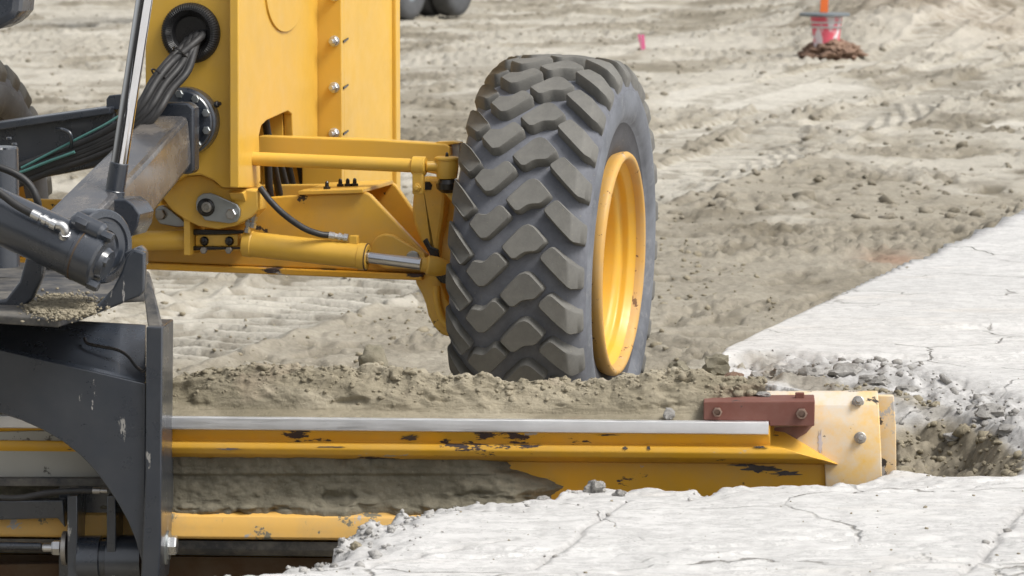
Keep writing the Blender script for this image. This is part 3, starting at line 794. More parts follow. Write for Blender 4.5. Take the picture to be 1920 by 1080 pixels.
# lean cylinder on the right of the pivot
la = MF.u(456, 456, -.31); lb = MF.u(690, 482, -.31); lv = (lb - la).normalized(); Ln = (lb - la).length
lc = part('lean_cylinder', lathe(la, lv, [(0, .034), (.004, .042), (.03, .044), (.034, .041), (Ln - .03, .041), (Ln - .028, .044), (Ln - .004, .044), (Ln, .039), (Ln, .024), (Ln - .005, .024)], 36), 'yellow_paint')
part('gland_ring', lathe(lb - lv * .006, lv, [(0, .0445), (.004, .0445)], 36), 'rust_brown', lc)
lr = MF.u(792, 495.5, -.31)
part('piston_rod', cyl(lb - lv * .01, lr, .0195), 'chrome_dull', lc)
le = MF.u(842, 503, -.28)
part('rod_end', lathe(lr - lv * .004, le - lr, [(0, .024), (.016, .024), (.018, .029), (.022, .032), (.05, .032), (.07, .028), (.09, .018)], 20), 'yellow_dirty', lc)
el = MF.u(664, 458, -.31)
part('port_block', box(el + Vector((0, 0, .012)), (.028, .028, .034), .003), 'yellow_paint', lc)
hp = [MF.u(488, 352, -.36), MF.u(508, 378, -.37), MF.u(535, 404, -.37), MF.u(570, 428, -.36), MF.u(600, 439, -.34), MF.u(618, 441, -.325)]
ho = part('cylinder_hose', tube(hp, .0105, 14), 'hose_rubber')
h0 = MF.u(617, 441, -.325); h1 = MF.u(657, 447, -.315); hv = (h1 - h0).normalized()
part('hose_fitting', lathe(h0, hv, [(0, .0125), (.018, .0125), (.019, .010), (.03, .009), (.031, .0135), (.040, .0135), (.041, .010), (.047, .010), (.048, .0135), (.062, .0135)], 10), 'zinc', ho)
# left lean cylinder and the centre joint
ll = MF.u(362, 449, -.31); ldir = (MF.u(250, 452, -.31) - ll).normalized()
l2 = part('lean_cylinder', lathe(ll, ldir, [(0, .030), (.003, .036), (.02, .037), (.022, .033), (.65, .033), (.655, .02)], 32), 'yellow_paint')
jt = part('cylinder_joint', prism_u(MF, [(362, 434), (452, 434), (452, 470), (362, 470)], -.29, .09, .006), 'yellow_dirty')
part('joint_plate', prism_u(MF, [(366, 440), (446, 440), (446, 462), (366, 462)], -.315, .02, .004), 'yellow_dirty', jt)
for a_, b_ in (((362, 430), (456, 441)), ((358, 462), (462, 470))):
    part('grease_seam', prism_u(MF, [(a_[0], a_[1]), (b_[0], a_[1] + 2), (b_[0], b_[1] - 3), (a_[0], b_[1])], -.325, .02, .003), 'grease_and_shade', jt)
for px in (383, 430):
    part('bolt', hexnut(MF.u(px, 469, -.325), BK, .012, .012), 'bolt_steel', jt)
    part('grease_lump', lathe(MF.u(px, 452, -.318), BK, [(0, .016), (.006, .012), (.009, .004)], 9), 'grease_and_shade', jt)
for px, py in ((463, 424), (474, 415)):
    q = MF.u(px, py + 12, -.34)
    part('port_fitting', lathe(q, (.15, 0, 1), [(0, .011), (.014, .011), (.015, .008), (.022, .008), (.023, .0115), (.036, .0115), (.037, .007), (.046, .007)], 6), 'zinc', jt)
# hoses hanging inside the frame behind the tie rod
hh = None
for k, (xa, xb, ya) in enumerate(((506, 524, 215), (516, 540, 262), (532, 552, 262), (500, 506, 262), (556, 572, 262))):
    rq = rs - .05 - .018 * (k % 3)
    part('frame_hose', tube([MF.r(xa - 10, ya, rq), MF.r(xa, 275, rq), MF.r((xa + xb) / 2, 318, rq), MF.r(xb, 364, rq), MF.r(xb + 8, 392, rq)], .013, 12), 'hose_rubber')

# ---- drawbar with its ball and flange
fc = MF.u(345, 228, UR - .03)
db = part('ball_cap', lathe(fc, BK, [(-.03, .112), (.0, .112), (.012, .110), (.016, .104), (.026, .102), (.03, .098), (.034, .055), (.05, .05)], 64), 'black_paint')
for k in range(10):
    t = math.radians(92 - 36 * k)
    p = fc + Vector((math.cos(t) * .091, 0, math.sin(t) * .091)) + BK * .031
    part('bolt', hexnut(p, BK, .0135, .012), 'pivot_steel', db)
part('grease_nipple', lathe(MF.u(404, 196, UR - .035), Vector((1, -.3, .2)), [(0, .011), (.01, .011), (.012, .007), (.02, .006)], 8), 'grease_and_shade', db)
pa = UR - .16
dp = part('drawbar_head', prism_u(MF, [(296, 192), (352, 192), (364, 203), (364, 320), (356, 327), (338, 327), (296, 322), (286, 300), (286, 206)], pa, .06, .008), 'black_paint')
part('ball_stud', cyl(MF.u(335, 240, UR), MF.u(325, 255, pa + .05), .05), 'black_paint', dp)
# right drawbar leg: box tube running back towards the camera
A = MF.u(318, 262, pa + .01); B = MF.u(128, 470, -1.55)
d = (B - A).normalized(); sx = Vector((1, 0, 0)); sx = (sx - d * sx.dot(d)).normalized(); sz = d.cross(sx); sz = sz if sz.z > 0 else -sz
hw, hh_ = .072, .085
sq = [(-hw, -hh_), (hw, -hh_), (hw, hh_), (-hw, hh_)]
leg = part('drawbar_leg', loft([A + sx * x + sz * y for x, y in sq], [B + sx * x * 1.15 + sz * y * 1.15 for x, y in sq], .018), 'drawbar_sheen_paint')
# left drawbar leg: channel going out to the left
la_ = [(216, 199), (216, 300), (190, 312), (120, 326), (-80, 362), (-80, 240)]
lg = part('drawbar_leg', prism_u(MF, la_, pa - .02, .10, .010), 'black_paint')
lt0 = MF.u(216, 199, pa - .02); lt1 = MF.u(-80, 240, pa - .02)
part('leg_flange', loft([lt0 + Vector((0, -.05, -.022)), lt1 + Vector((0, -.05, -.026)), lt1 + Vector((0, -.05, 0)), lt0 + Vector((0, -.05, 0))],
                        [lt0 + Vector((0, .13, -.022)), lt1 + Vector((0, .13, -.026)), lt1 + Vector((0, .13, .004)), lt0 + Vector((0, .13, .004))], .004), 'black_paint', lg)
part('leg_tab', prism_u(MF, [(199, 206), (199, 186), (204, 179), (232, 176), (236, 206)], pa - .03, .02, .003), 'black_paint', lg)
part('hose_loop', tube([MF.u(107, 242, pa - .07), MF.u(118, 243, pa - .13), MF.u(131, 250, pa - .14), MF.u(134, 264, pa - .13), MF.u(133, 290, pa - .08)], .006, 8), 'black_paint', lg)
# hose bundle from the sleeve down along the left leg
hb = []
starts = [(352, 72), (362, 66), (372, 62), (380, 60), (366, 72), (374, 70)]
for k, (x0, y0) in enumerate(starts):
    j = k % 3; e = k // 3
    pts = [MF.u(x0 + 4, y0 - 6, UR + .05), MF.u(x0 - 6, y0 + 12, UR - .05), MF.u(318 + 14 * j + 6 * e, 112 + 9 * j + 3 * e, UR - .13 - .012 * e), MF.u(288 + 13 * j + 7 * e, 150 + 10 * j, UR - .19 - .012 * e), MF.u(262 + 13 * j + 5 * e, 196 + 9 * j, pa - .10),
           MF.u(230 + 6 * j, 228 + 11 * j + 14 * e, pa - .10), MF.u(170, 262 + 9 * j + 16 * e, pa - .10), MF.u(100, 288 + 9 * j + 13 * e, pa - .10), MF.u(30, 314 + 10 * j + 12 * e, pa - .10), MF.u(-70, 345 + 10 * j + 12 * e, pa - .10)]
    hb.append(part('hydraulic_hose', tube(pts, .0125 if k != 4 else .012, 14, 7), 'hose_rubber'))
pts = [MF.u(240, 206, pa - .118), MF.u(200, 232, pa - .125), MF.u(150, 258, pa - .125), MF.u(100, 284, pa - .125), MF.u(40, 315, pa - .125)]
part('teal_stripe_hose', tube(pts, .0042, 8), 'teal_hose')
pts = [MF.u(140, 285, pa - .125), MF.u(90, 303, pa - .125), MF.u(30, 326, pa - .125), MF.u(-40, 345, pa - .125)]
part('teal_stripe_hose', tube(pts, .005, 8), 'teal_hose')
for (x, y, uu, rr) in ((340, 104, UR - .11, .036), (300, 145, UR - .175, .038)):
    c = MF.u(x, y, uu); t_ = (MF.u(x - 30, y + 38, uu - .05) - c).normalized(); axx, xx, yy = basis(t_)
    part('hose_tie', tube([c + (xx * math.cos(q / 16 * 2 * math.pi) * rr * .62 + yy * math.sin(q / 16 * 2 * math.pi) * rr) for q in range(17)], .003, 6, 0), 'grease_and_shade')

# ---- lift cylinder rod (chrome) and its ball end, in front of the drawbar
UL = -1.30
ra = MF.u(292, -140, UL); rb = MF.u(223, 312, UL)
lift = part('lift_cylinder_rod', cyl(ra, rb, .0255, 40), 'chrome')
rv = (rb - ra).normalized(); rc = MF.u(210, 392, UL)
part('rod_collar', lathe(rb - rv * .012, rc - rb, [(0, .0265), (.003, .028), (.085, .0295), (.087, .031), (.115, .032), (.14, .046)], 32), 'black_paint', lift)
part('ball_socket', prism_u(MF, [(166, 384), (172, 379), (200, 374), (236, 374), (250, 384), (262, 402), (258, 424), (246, 444), (212, 430), (180, 406), (166, 390)], UL - .06, .14, .010), 'black_paint', lift)

# ---- moldboard (blade) ------------------------------------------------
bl_prof = [(738, .16), (760, .13), (790, .09), (825, .03), (860, .0), (920, .0), (970, .015), (1010, .035), (1060, .09), (1130, .17)]
L0 = BF.u(-560, 900, 0).x; L1 = BF.u(1648, 830, 0.03).x
pr = [BF.u(960, y, u) for y, u in bl_prof]
def extrude_profile(prof, r0, r1, bevel=.003):
    return loft([Vector((r0, p[0], p[1])) for p in prof], [Vector((r1, p[0], p[1])) for p in prof], bevel)
back = [(p.y, p.z) for p in pr]; front = [(p.y + .022, p.z - .004) for p in pr][::-1]
mold = part('moldboard', extrude_profile(back + front, L0, L1, .002), 'yellow_worn', blade=True)
def prof_px(lst): return [((lambda p: (p.y, p.z))(BF.u(960, y, u))) for y, u in lst]
# upper slide rail: steel wear strip over a grooved yellow rail
RU0 = L0; RU1 = BF.u(1441, 800, -.1).x
wear = prof_px([(785, -.085), (788, -.108), (810, -.108), (811, -.085)])
part('wear_strip', extrude_profile(wear, RU0, RU1, .0015), 'rail_steel', mold)
rail = prof_px([(792, .03), (792, -.084), (813, -.084), (831, -.066), (835, -.098), (846, -.100), (856, -.088), (862, -.055), (866, -.01)])
ra0 = [Vector((RU0, p[0], p[1])) for p in rail]
ends = [1452, 1444, 1442, 1446, 1470, 1500, 1540, 1562, 1575]
ra1 = [Vector((BF.u(e, 840, -.06).x, p[0], p[1])) for e, p in zip(ends, rail)]
part('upper_rail', loft(ra0, ra1, .004), 'yellow_worn', mold)
# lower slide rail
RL1 = BF.u(1100, 990, -.06).x
lowr = prof_px([(958, .01), (964, -.045), (974, -.075), (1012, -.085), (1016, -.080), (1018, .02)])
part('lower_rail', extrude_profile(lowr, RU0, RL1, .003), 'yellow_muddy', mold)
lows = prof_px([(1019, .03), (1020, -.065), (1036, -.06), (1046, -.04), (1048, .04)])
part('dark_gap_strip', extrude_profile(lows, RU0, RL1, .002), 'black_dusty', mold)  # black strip painted in for the dark gap below the rail
part('cutting_edge', extrude_profile(prof_px([(1049, .04), (1050, .02), (1160, .13), (1165, .16)]), RU0, L1 - .02, .002), 'rust_brown', mold)
# end plate with bolts and end bit
ep = [BF.u(x, y, u) for x, y, u in ((1470, 738, .085), (1500, 735, .088), (1648, 735, .088), (1653, 800, .02), (1655, 906, -.012), (1560, 906, -.012), (1560, 800, .02), (1470, 790, .025))]
e_prof = [(735, .088), (760, .045), (800, .018), (860, -.006), (940, -.008)]
xa = [1436, 1440, 1450, 1545, 1550]; xb = [1646, 1648, 1650, 1653, 1655]
bm = bmesh.new(); A1 = []; B1 = []; A2 = []; B2 = []
for (y, u), x0, x1 in zip(e_prof, xa, xb):
    A1.append(bm.verts.new(BF.u(x0, y, u - .008))); B1.append(bm.verts.new(BF.u(x1, y, u - .008)))
    A2.append(bm.verts.new(BF.u(x0, y, u - .008) + Vector((0, .03, 0)))); B2.append(bm.verts.new(BF.u(x1, y, u - .008) + Vector((0, .03, 0))))
n = len(A1)
for i in range(n - 1):
    bm.faces.new((A1[i], B1[i], B1[i + 1], A1[i + 1])); bm.faces.new((A2[i], A2[i + 1], B2[i + 1], B2[i]))
    bm.faces.new((A1[i], A1[i + 1], A2[i + 1], A2[i])); bm.faces.new((B1[i], B2[i], B2[i + 1], B1[i + 1]))
bm.faces.new((A1[0], A2[0], B2[0], B1[0])); bm.faces.new((A1[-1], B1[-1], B2[-1], A2[-1]))
epl = part('end_plate', bev(bm, .003, 2, 40), 'yellow_pale', mold)
for px, py, u in ((1609, 754, .045), (1613, 821, .004)):
    nrm = Vector((0, -1, .35 if py < 800 else .15))
    part('bolt', hexnut(BF.u(px, py, u + .002), nrm, .014, .012, stud=.012, washer=.0165), 'bolt_steel', epl)
part('end_bit', prism_u(BF, [(1640, 742), (1676, 742), (1680, 800), (1681, 930), (1640, 930)], .10, .028, .003), 'yellow_pale', mold)
part('primer_patch', loft([BF.u(x, y, u - .0105) for x, y, u in ((1443, 802, .016), (1524, 798, .019), (1512, 812, .013), (1498, 820, .010), (1484, 832, .005), (1462, 840, .001), (1444, 838, .002))],
                          [BF.u(x, y, u - .004) for x, y, u in ((1443, 802, .016), (1524, 798, .019), (1512, 812, .013), (1498, 820, .010), (1484, 832, .005), (1462, 840, .001), (1444, 838, .002))], 0), 'primer', mold)
def flake(px, py, w_, h_, ufn, seed, mat='bare_steel'):
    rg = random.Random(seed); pts = []
    n_ = 26
    for k in range(n_):
        t = 2 * math.pi * k / n_; f = .45 + .75 * rg.random() * (1 if k % 2 else .75)
        pts.append((px + math.cos(t) * w_ * f, py + math.sin(t) * h_ * f))
    a_ = [BF.u(x, y, ufn(y) - .0016) for x, y in pts]; b_ = [BF.u(x, y, ufn(y) + .002) for x, y in pts]
    part('worn_patch', loft(a_, b_, 0), mat, mold)
groove = lambda y: -.084 + (y - 813) / 18 * .018
lip = lambda y: -.098 - (y - 835) / 11 * .002
brd = lambda y: float(np.interp(y, [738, 760, 790, 825, 860, 920, 970], [.10, .055, .03, .01, .0, .0, .015]))
for k, (px, py, w_, h_, fn) in enumerate(((768, 821, 17, 6, groove), (1141, 816, 26, 2.5, groove), (1420, 826, 16, 4, groove), (1360, 820, 7, 3, groove), (1172, 840, 5, 4, lip), (1216, 840, 4, 4, lip), (1425, 838, 14, 2.6, lip),
                                      (1428, 878, 44, 8, brd), (1475, 888, 30, 6, brd), (1390, 872, 26, 3, brd), (1350, 861, 0, 0, brd), (1160, 902, 5, 3, brd), (620, 838, 30, 1.6, lip), (430, 842, 26, 2, lip))):
    if w_: flake(px, py, w_, h_, fn, 100 + k)
flake(1538, 830, 5, 26, lambda y: float(np.interp(y, [735, 760, 800, 860], [.088, .045, .018, -.006])) - .008, 77, 'scraped_grey')
flake(1500, 868, 34, 3.5, lambda y: -.075, 78) if False else None
# rusty clamp block
cb = part('clamp_block', loft([BF.u(*q) for q in ((1319, 754, -.088), (1528, 752, -.088), (1527, 799, -.088), (1443, 799, -.088), (1442, 790, -.088), (1319, 788, -.088))],
                              [BF.u(*q) + Vector((0, .135, 0)) for q in ((1319, 754, -.088), (1528, 752, -.088), (1527, 799, -.088), (1443, 799, -.088), (1442, 790, -.088), (1319, 788, -.088))], .003), 'rusty_block', mold)
for px, py, r in ((1345, 772, .0135), (1503, 775, .0155)):
    part('nut', hexnut(BF.u(px, py, -.087), BK, r, .012, bore=True), 'rusty_nut', cb)
part('block_tab', prism_u(BF, [(1491, 737), (1508, 737), (1508, 752), (1491, 752)], -.03, .02, .002), 'rusty_block', cb)

# ---- black blade carrier on the left ----------------------------------
US = -.27
def quadplate(pts, t, bevel=.004):        # pts: (px,py,u)
    f = [BF.u(*p) for p in pts]
    return loft(f, [p + Vector((0, t, 0)) for p in f], bevel)
arc = [(272, 1100), (268, 1062), (254, 1012), (240, 978), (222, 945), (200, 912), (176, 880), (150, 853), (118, 828), (80, 806), (40, 788), (0, 775), (-90, 755)]
low = part('carrier_plate', quadplate([(-90, 640, US), (0, 656, US), (272, 719, US)] + [(x, y, US) for x, y in arc], .025, .004), 'black_worn', blade=True)
part('sloped_face', quadplate([(-90, 590, US + .22), (272, 610, US + .22), (272, 718, US + .002), (-90, 636, US + .002)], .02, .003), 'black_paint', low)
part('side_flange', quadplate([(274, 613, US - .012), (305, 613, US - .012), (302, 1010, US - .012), (297, 1100, US - .012), (263, 1100, US - .012), (272, 900, US - .012)], .19, .004), 'black_worn', low)
cap = part('carrier_top', prism_z(BF, [(-90, 590), (60, 590), (140, 572), (272, 566), (290, 556), (280, 526), (-90, 500)], .735, .028, .005), 'black_dusty', low)
part('flange_crest', quadplate([(268, 540, US + .22), (279, 526, US + .22), (289, 560, US + .16), (303, 612, US + .02), (276, 612, US + .02)], .03, .004), 'black_dusty', low)
part('brake_line', tube([BF.u(158, 634, US + .10), BF.u(164, 644, US + .085), BF.u(190, 650, US + .075), BF.u(220, 656, US + .065), BF.u(240, 668, US + .05), BF.u(256, 688, US + .02), BF.u(268, 696, US + .0), BF.u(275, 690, US + .0)], .0045, 8), 'grease_and_shade', low)
# side plates of the ball yoke
yk = part('yoke_plate', quadplate([(236, 482, -.36), (250, 466, -.36), (272, 474, -.36), (271, 546, -.36), (262, 556, -.36), (138, 606, -.36), (126, 600, -.36), (180, 574, -.36), (212, 540, -.36), (228, 508, -.36)], .035, .006), 'black_worn', blade=True)
part('yoke_plate', quadplate([(52, 470, -.30), (86, 470, -.30), (80, 520, -.30), (60, 562, -.30), (22, 592, -.30), (-60, 598, -.30), (-60, 570, -.30), (10, 562, -.30), (36, 528, -.30)], .04, .006), 'black_paint', blade=True)
part('yoke_base', prism_z(BF, [(-90, 602), (110, 614), (134, 606), (262, 552), (262, 534), (-90, 534)], .768, .022, .004), 'black_dusty', blade=True)
ax_e = Vector((.75, -.62, .0)).normalized()
ec = BF.u(192, 462, -.32)
eye = part('ball_housing', lathe(ec - ax_e * .05, ax_e, [(0, .094), (.004, .098), (.055, .098), (.06, .094), (.062, .078), (.056, .074), (.056, .066), (.064, .062), (.064, .045), (.058, .04), (.058, .01)], 56), 'black_paint', blade=True)
part('yoke_neck', quadplate([(232, 474, -.34), (262, 462, -.34), (272, 474, -.34), (272, 500, -.34), (240, 510, -.34)], .06, .006), 'black_paint', eye)
ca = BF.u(-330, 255, -.29); cb_ = BF.u(152, 476, -.44); cv = (cb_ - ca).normalized(); CL_ = (cb_ - ca).length
tc = part('tip_cylinder', lathe(ca, cv, [(0, .070), (CL_ - .01, .070), (CL_ - .008, .073), (CL_, .073)], 48), 'black_paint', blade=True)
part('rust_seam', lathe(ca + cv * CL_, cv, [(0, .0735), (.004, .0735)], 48), 'rust_brown', tc)
part('cylinder_head', lathe(ca + cv * (CL_ + .004), cv, [(0, .0725), (.05, .0725), (.056, .066), (.06, .045), (.075, .04)], 48), 'black_paint', tc)
for px, py in ((158, 420), (205, 445), (196, 490), (178, 536), (152, 490)):
    c = BF.u(px, py, -.48)
    part('bolt', hexnut(c - cv * .02, cv, .015, .03), 'black_paint', tc)
lobe = BF.u(165, 442, -.45)
part('head_lobe', lathe(BF.u(136, 412, -.45), cv, [(0, .018), (.008, .027), (.085, .027), (.095, .020), (.10, .0)], 24), 'black_paint', tc)
ht = part('cylinder_hose', tube([BF.u(-90, 318, -.47), BF.u(-10, 356, -.47), BF.u(30, 384, -.48), BF.u(66, 404, -.49)], .0105, 14), 'hose_rubber', blade=True)
f0 = BF.u(60, 400, -.49); f1 = BF.u(112, 426, -.50); fv = (f1 - f0).normalized()
part('hose_fitting', lathe(f0, fv, [(0, .0125), (.024, .0125), (.025, .009), (.032, .009), (.033, .0135), (.044, .0135), (.045, .010), (.056, .010), (.057, .0145), (.072, .0145), (.073, .010)], 12), 'zinc', ht)
part('elbow_fitting', tube([BF.u(106, 421, -.50), BF.u(117, 424, -.50), BF.u(122, 432, -.50), BF.u(119, 446, -.49)], .0125, 12), 'zinc', ht)
part('swivel_nut', lathe(BF.u(122, 436, -.50), BF.u(119, 448, -.48) - BF.u(122, 436, -.50), [(0, .015), (.014, .015), (.016, .011)], 6), 'zinc', ht)
part('looped_hose', tube([BF.u(-60, 300, -.2), BF.u(0, 314, -.2), BF.u(36, 330, -.2), BF.u(58, 350, -.2), BF.u(70, 376, -.2), BF.u(72, 396, -.18)], .010, 12), 'hose_rubber', blade=True)
# capped pivot with bolts, far left
pc0 = BF.u(-8, 275, .45)
pvt = part('pivot_cap', lathe(pc0 + Vector((0, 0, -.34)), (0, 0, 1), [(0, .064), (.335, .064), (.34, .060)], 40), 'black_paint', blade=True)
for px, py in ((17, 261), (27, 272), (10, 281), (-8, 285)):
    q = BF.z(px, py, pc0.z)
    part('bolt', hexnut(q, (0, 0, 1), .008, .006, washer=.0), 'black_paint', pvt)
# black housing hanging in from above
part('cylinder_mount', prism_u(BF, [(-120, -160), (42, -160), (41, -10), (38, 22), (30, 36), (14, 46), (-6, 55), (-120, 70)], .2, .22, .03), 'black_paint', blade=True)
# things under the arc of the plate
part('spotted_shoe', prism_u(BF, [(-90, 812), (150, 806), (240, 895), (-90, 895)], -.09, .02, .003), 'spotted_plate', blade=True)
part('shoe_strip', prism_u(BF, [(-90, 897), (262, 897), (262, 912), (-90, 912)], -.115, .05, .003), 'black_dusty', blade=True)
th = part('tilt_hose', tube([BF.u(-80, 925, -.21), BF.u(0, 933, -.21), BF.u(40, 933, -.21), BF.u(90, 924, -.21), BF.u(140, 920, -.21), BF.u(176, 920, -.21)], .0085, 12), 'hose_rubber', blade=True)
part('hose_fitting', lathe(BF.u(174, 920, -.21), (1, 0, 0), [(0, .009), (.02, .009), (.021, .007), (.04, .007)], 12), 'bolt_steel', th)
part('tilt_arm', prism_u(BF, [(-90, 940), (118, 938), (122, 990), (108, 972), (40, 974), (-90, 978)], -.13, .05, .004), 'black_paint', blade=True)
for xa_, xb_ in ((126, 145), (200, 217)):
    part('hinge_ear', prism_u(BF, [(xa_, 930), (xb_, 930), (xb_, 1110), (xa_, 1110)], -.20, .16, .003), 'black_worn', blade=True)
hcq = BF.u(150, 1050, -.14); hcr = BF.u(268, 1050, -.14)
part('hinge_barrel', lathe(hcq, hcr - hcq, [(0, .066), (.058, .066), (.06, .055), (.075, .055), (.078, .068), ((hcr - hcq).length, .068)], 40), 'black_paint', blade=True)
part('hinge_back', prism_u(BF, [(110, 905), (262, 905), (262, 1110), (110, 1110)], -.06, .03, .003), 'black_paint', blade=True)
wq = BF.u(127, 1028, -.15)
hb_ = part('hinge_bolt', lathe(wq, (-1, 0, 0), [(0, .046), (.012, .046), (.014, .04)], 32), 'bolt_steel', blade=True)
part('nut', hexnut(BF.u(113, 1027, -.15), (-1, 0, 0), .021, .022, stud=.026, studr=.012), 'zinc', hb_)
part('bolt_shaft', cyl(BF.u(-80, 1022, -.13), BF.u(80, 1024, -.13), .011), 'black_paint', hb_)
wq = BF.u(303, 1022, -.16)
pb = part('pin_bolt', lathe(wq, (1, 0, 0), [(0, .052), (.006, .054), (.016, .052), (.018, .04), (.022, .04)], 36), 'pivot_steel', blade=True)
part('bolt_head', hexnut(wq + Vector((.022, 0, 0)), (1, 0, 0), .028, .02), 'zinc', pb)
part('guide_pad', prism_u(BF, [(306, 866), (315, 868), (315, 962), (306, 966)], -.16, .1, .002), 'black_worn', blade=True)
part('lower_carrier', prism_u(BF, [(-90, 1060), (124, 1056), (124, 1120), (-90, 1120)], -.04, .04, .004), 'rust_brown', blade=True)

# ------------------------------------------------------------------ soil sheets on and in front of the blade
def sheet(name, prof_fn, r0, r1, dr, vs, disp_fn, mat, tone_fn=None, flip=1):
    rs_ = np.arange(r0, r1, dr); V, R = np.meshgrid(vs, rs_, indexing='ij')
    U, Z = prof_fn(R, V)
    du = np.gradient(U, axis=0); dz = np.gradient(Z, axis=0); L = np.hypot(du, dz) + 1e-9
    nu, nz = -dz / L * flip, du / L * flip
    D = disp_fn(R, V, U, Z)
    U2 = U + nu * D; Z2 = Z + nz * D
    c, s = math.cos(BF.yaw), math.sin(BF.yaw)
    X = BF.O.x + R * c + U2 * s; Y = BF.O.y - R * s + U2 * c
    return grid_mesh(name, X, Y, Z2, mat, tone_fn(R, V) if tone_fn else None)
cr_px = [(-90, 708), (310, 701), (400, 700), (470, 692), (520, 688), (600, 690), (700, 690), (760, 702), (860, 714), (1000, 718), (1120, 720), (1180, 716), (1230, 704), (1300, 700), (1400, 712), (1480, 726), (1560, 745)]
CU = .06
crp = [BF.u(x, y, CU) for x, y in cr_px]; crx = np.array([p.x for p in crp]); crz = np.array([p.z for p in crp])
zr0 = BF.u(960, 791, .0).z
def wr_prof(R, V):
    zc = np.interp(R, crx, crz)
    ku = [-.094, -.030, -.012, .022, CU, .20, .50, .85, 1.25]
    kv = [0, .06, .16, .30, .46, .58, .74, .88, 1.0]
    U = np.interp(V, kv, ku)
    fz = [0, .16, .45, .80, 1.0]
    zb = BF.u(960, 790, -.084).z - .0008
    Z = zb + (zc - zb) * np.interp(V, kv[:5], fz)
    fall = np.interp(V, kv[4:], [0, .03, .20, .44, .60])
    return U, Z - fall - .0 * R
def wr_disp(R, V, U, Z):
    m = sst(.05, .16, V)
    run = fbm(R * 7 + V * 3, V * 3.5 - R * 2, 4, 4)
    D = m * (.024 * run + .014 * fbm(R * 26, V * 8, 4, 9, .6) + .020 * ridged(R * 9 + V * 4, V * 4.5 - R * 3, 5, 33) + .010 * lumps(R * 17, V * 6, 3) * sst(.22, .44, V) + .007 * lumps(R * 38, V * 13, 5) * sst(.12, .4, V))
    gouge = sst(.58, .70, .5 + fbm(R * 9, V * 6, 3, 15)); D -= .016 * gouge * m
    D += (1 - m) * .004 * fbm(R * 30, V * 60, 3, 7)
    return D
def wr_tone(R, V):
    t = np.zeros(R.shape + (3,))
    t[..., 0] = .45 * sst(.35, .6, V) * vn(R * 4, V * 8, 3) + .25 * sst(.5, .7, .5 + fbm(R * 3, V * 6, 3, 8))
    t[..., 1] = .4 * sst(.52, .66, .5 + fbm(R * 5, V * 3, 4, 28)) * sst(.5, .3, V) + .25 * sst(.7, .0, R + 1.2)
    t[..., 2] = .15 * sst(.62, .7, .5 + fbm(R * 6, V * 3, 3, 38))
    return t
vs = np.concatenate([np.linspace(0, .60, 110), np.linspace(.605, 1, 60)])
WR1 = BF.u(1436, 740, .1).x
wr = sheet('soil_windrow', wr_prof, L0 + .01, WR1, .007, vs, wr_disp, 'soil_dry', wr_tone)
tag(wr, 'ridge of crumbly grey-brown soil heaped along the top of the grader blade', 'soil', kind='stuff')

# damp soil caked on the blade back between the rails
ck_px = [(-90, 972), (310, 974), (480, 975), (690, 972), (860, 968), (1060, 962)]
def ck_prof(R, V):
    ys_ = 858 + V * 122
    s_at = FPX / 10.28
    Z = CAMH - (ys_ + 199) / (FPX / (10.28 - R * math.sin(BF.yaw)))
    U = np.interp(V, [0, .15, .5, .85, 1], [.0, -.012, -.02, -.02, -.004])
    return U, Z
xr_end = BF.u(1052, 915, 0).x; xr_top = BF.u(930, 866, 0).x
def ck_disp(R, V, U, Z):
    edge = xr_top + (xr_end - xr_top) * np.clip(V / .5, 0, 1) ** .8 + .06 * fbm(V * 6, V * 0, 3, 5) + .05 * fbm(R * 18, V * 9, 4, 55)
    bot = .90 + .10 * fbm(R * 6, R * 0, 3, 6) + .05 * fbm(R * 22, R * 0, 3, 8)
    m = sst(-.02, .16, edge - R) * sst(.0, .05, bot - V)
    t = .022 + .016 * fbm(R * 5, V * 1.2, 4, 3) + .016 * fbm(R * 26, V * 5, 4, 13, .6) + .022 * ridged(R * 10, V * 2, 5, 17) * sst(.25, .55, np.abs(V - .42) + .3 * fbm(R * 4, V * 2, 2, 9) + .12) + .004 * lumps(R * 33 + 2 * V, V * 5.3 + R, 19) * sst(.45, .6, .5 + fbm(R * 6, V * 2, 2, 3))
    band = .016 * sst(.05, .0, np.abs(V - .12) - .16) * (.5 + fbm(R * 3, V, 2, 1)) + .014 * sst(.62, .80, V) * (.6 + lumps(R * 12, V * 6, 5))
    hol = sst(.60, .67, .5 + fbm(R * 10, V * 3, 3, 25)); t -= .018 * hol * sst(.45, .7, V)
    t += .02 * lumps(R * 11, V * 5, 35) * sst(.25, .05, V)
    t += sst(xr_top - .25, xr_end - .05, R) * (.012 + .03 * ridged(R * 16, V * 4, 4, 57))
    return m * np.maximum(t + band, .004) - (1 - m) ** 2 * .03
ck = sheet('caked_soil', ck_prof, L0 + .01, xr_end + .03, .006, np.linspace(-.03, 1.06, 90), ck_disp, 'soil_damp_shade', flip=-1)
tag(ck, 'damp soil, its colour darkened also for shade, caked on the blade back between the two yellow rails', 'soil', kind='stuff')

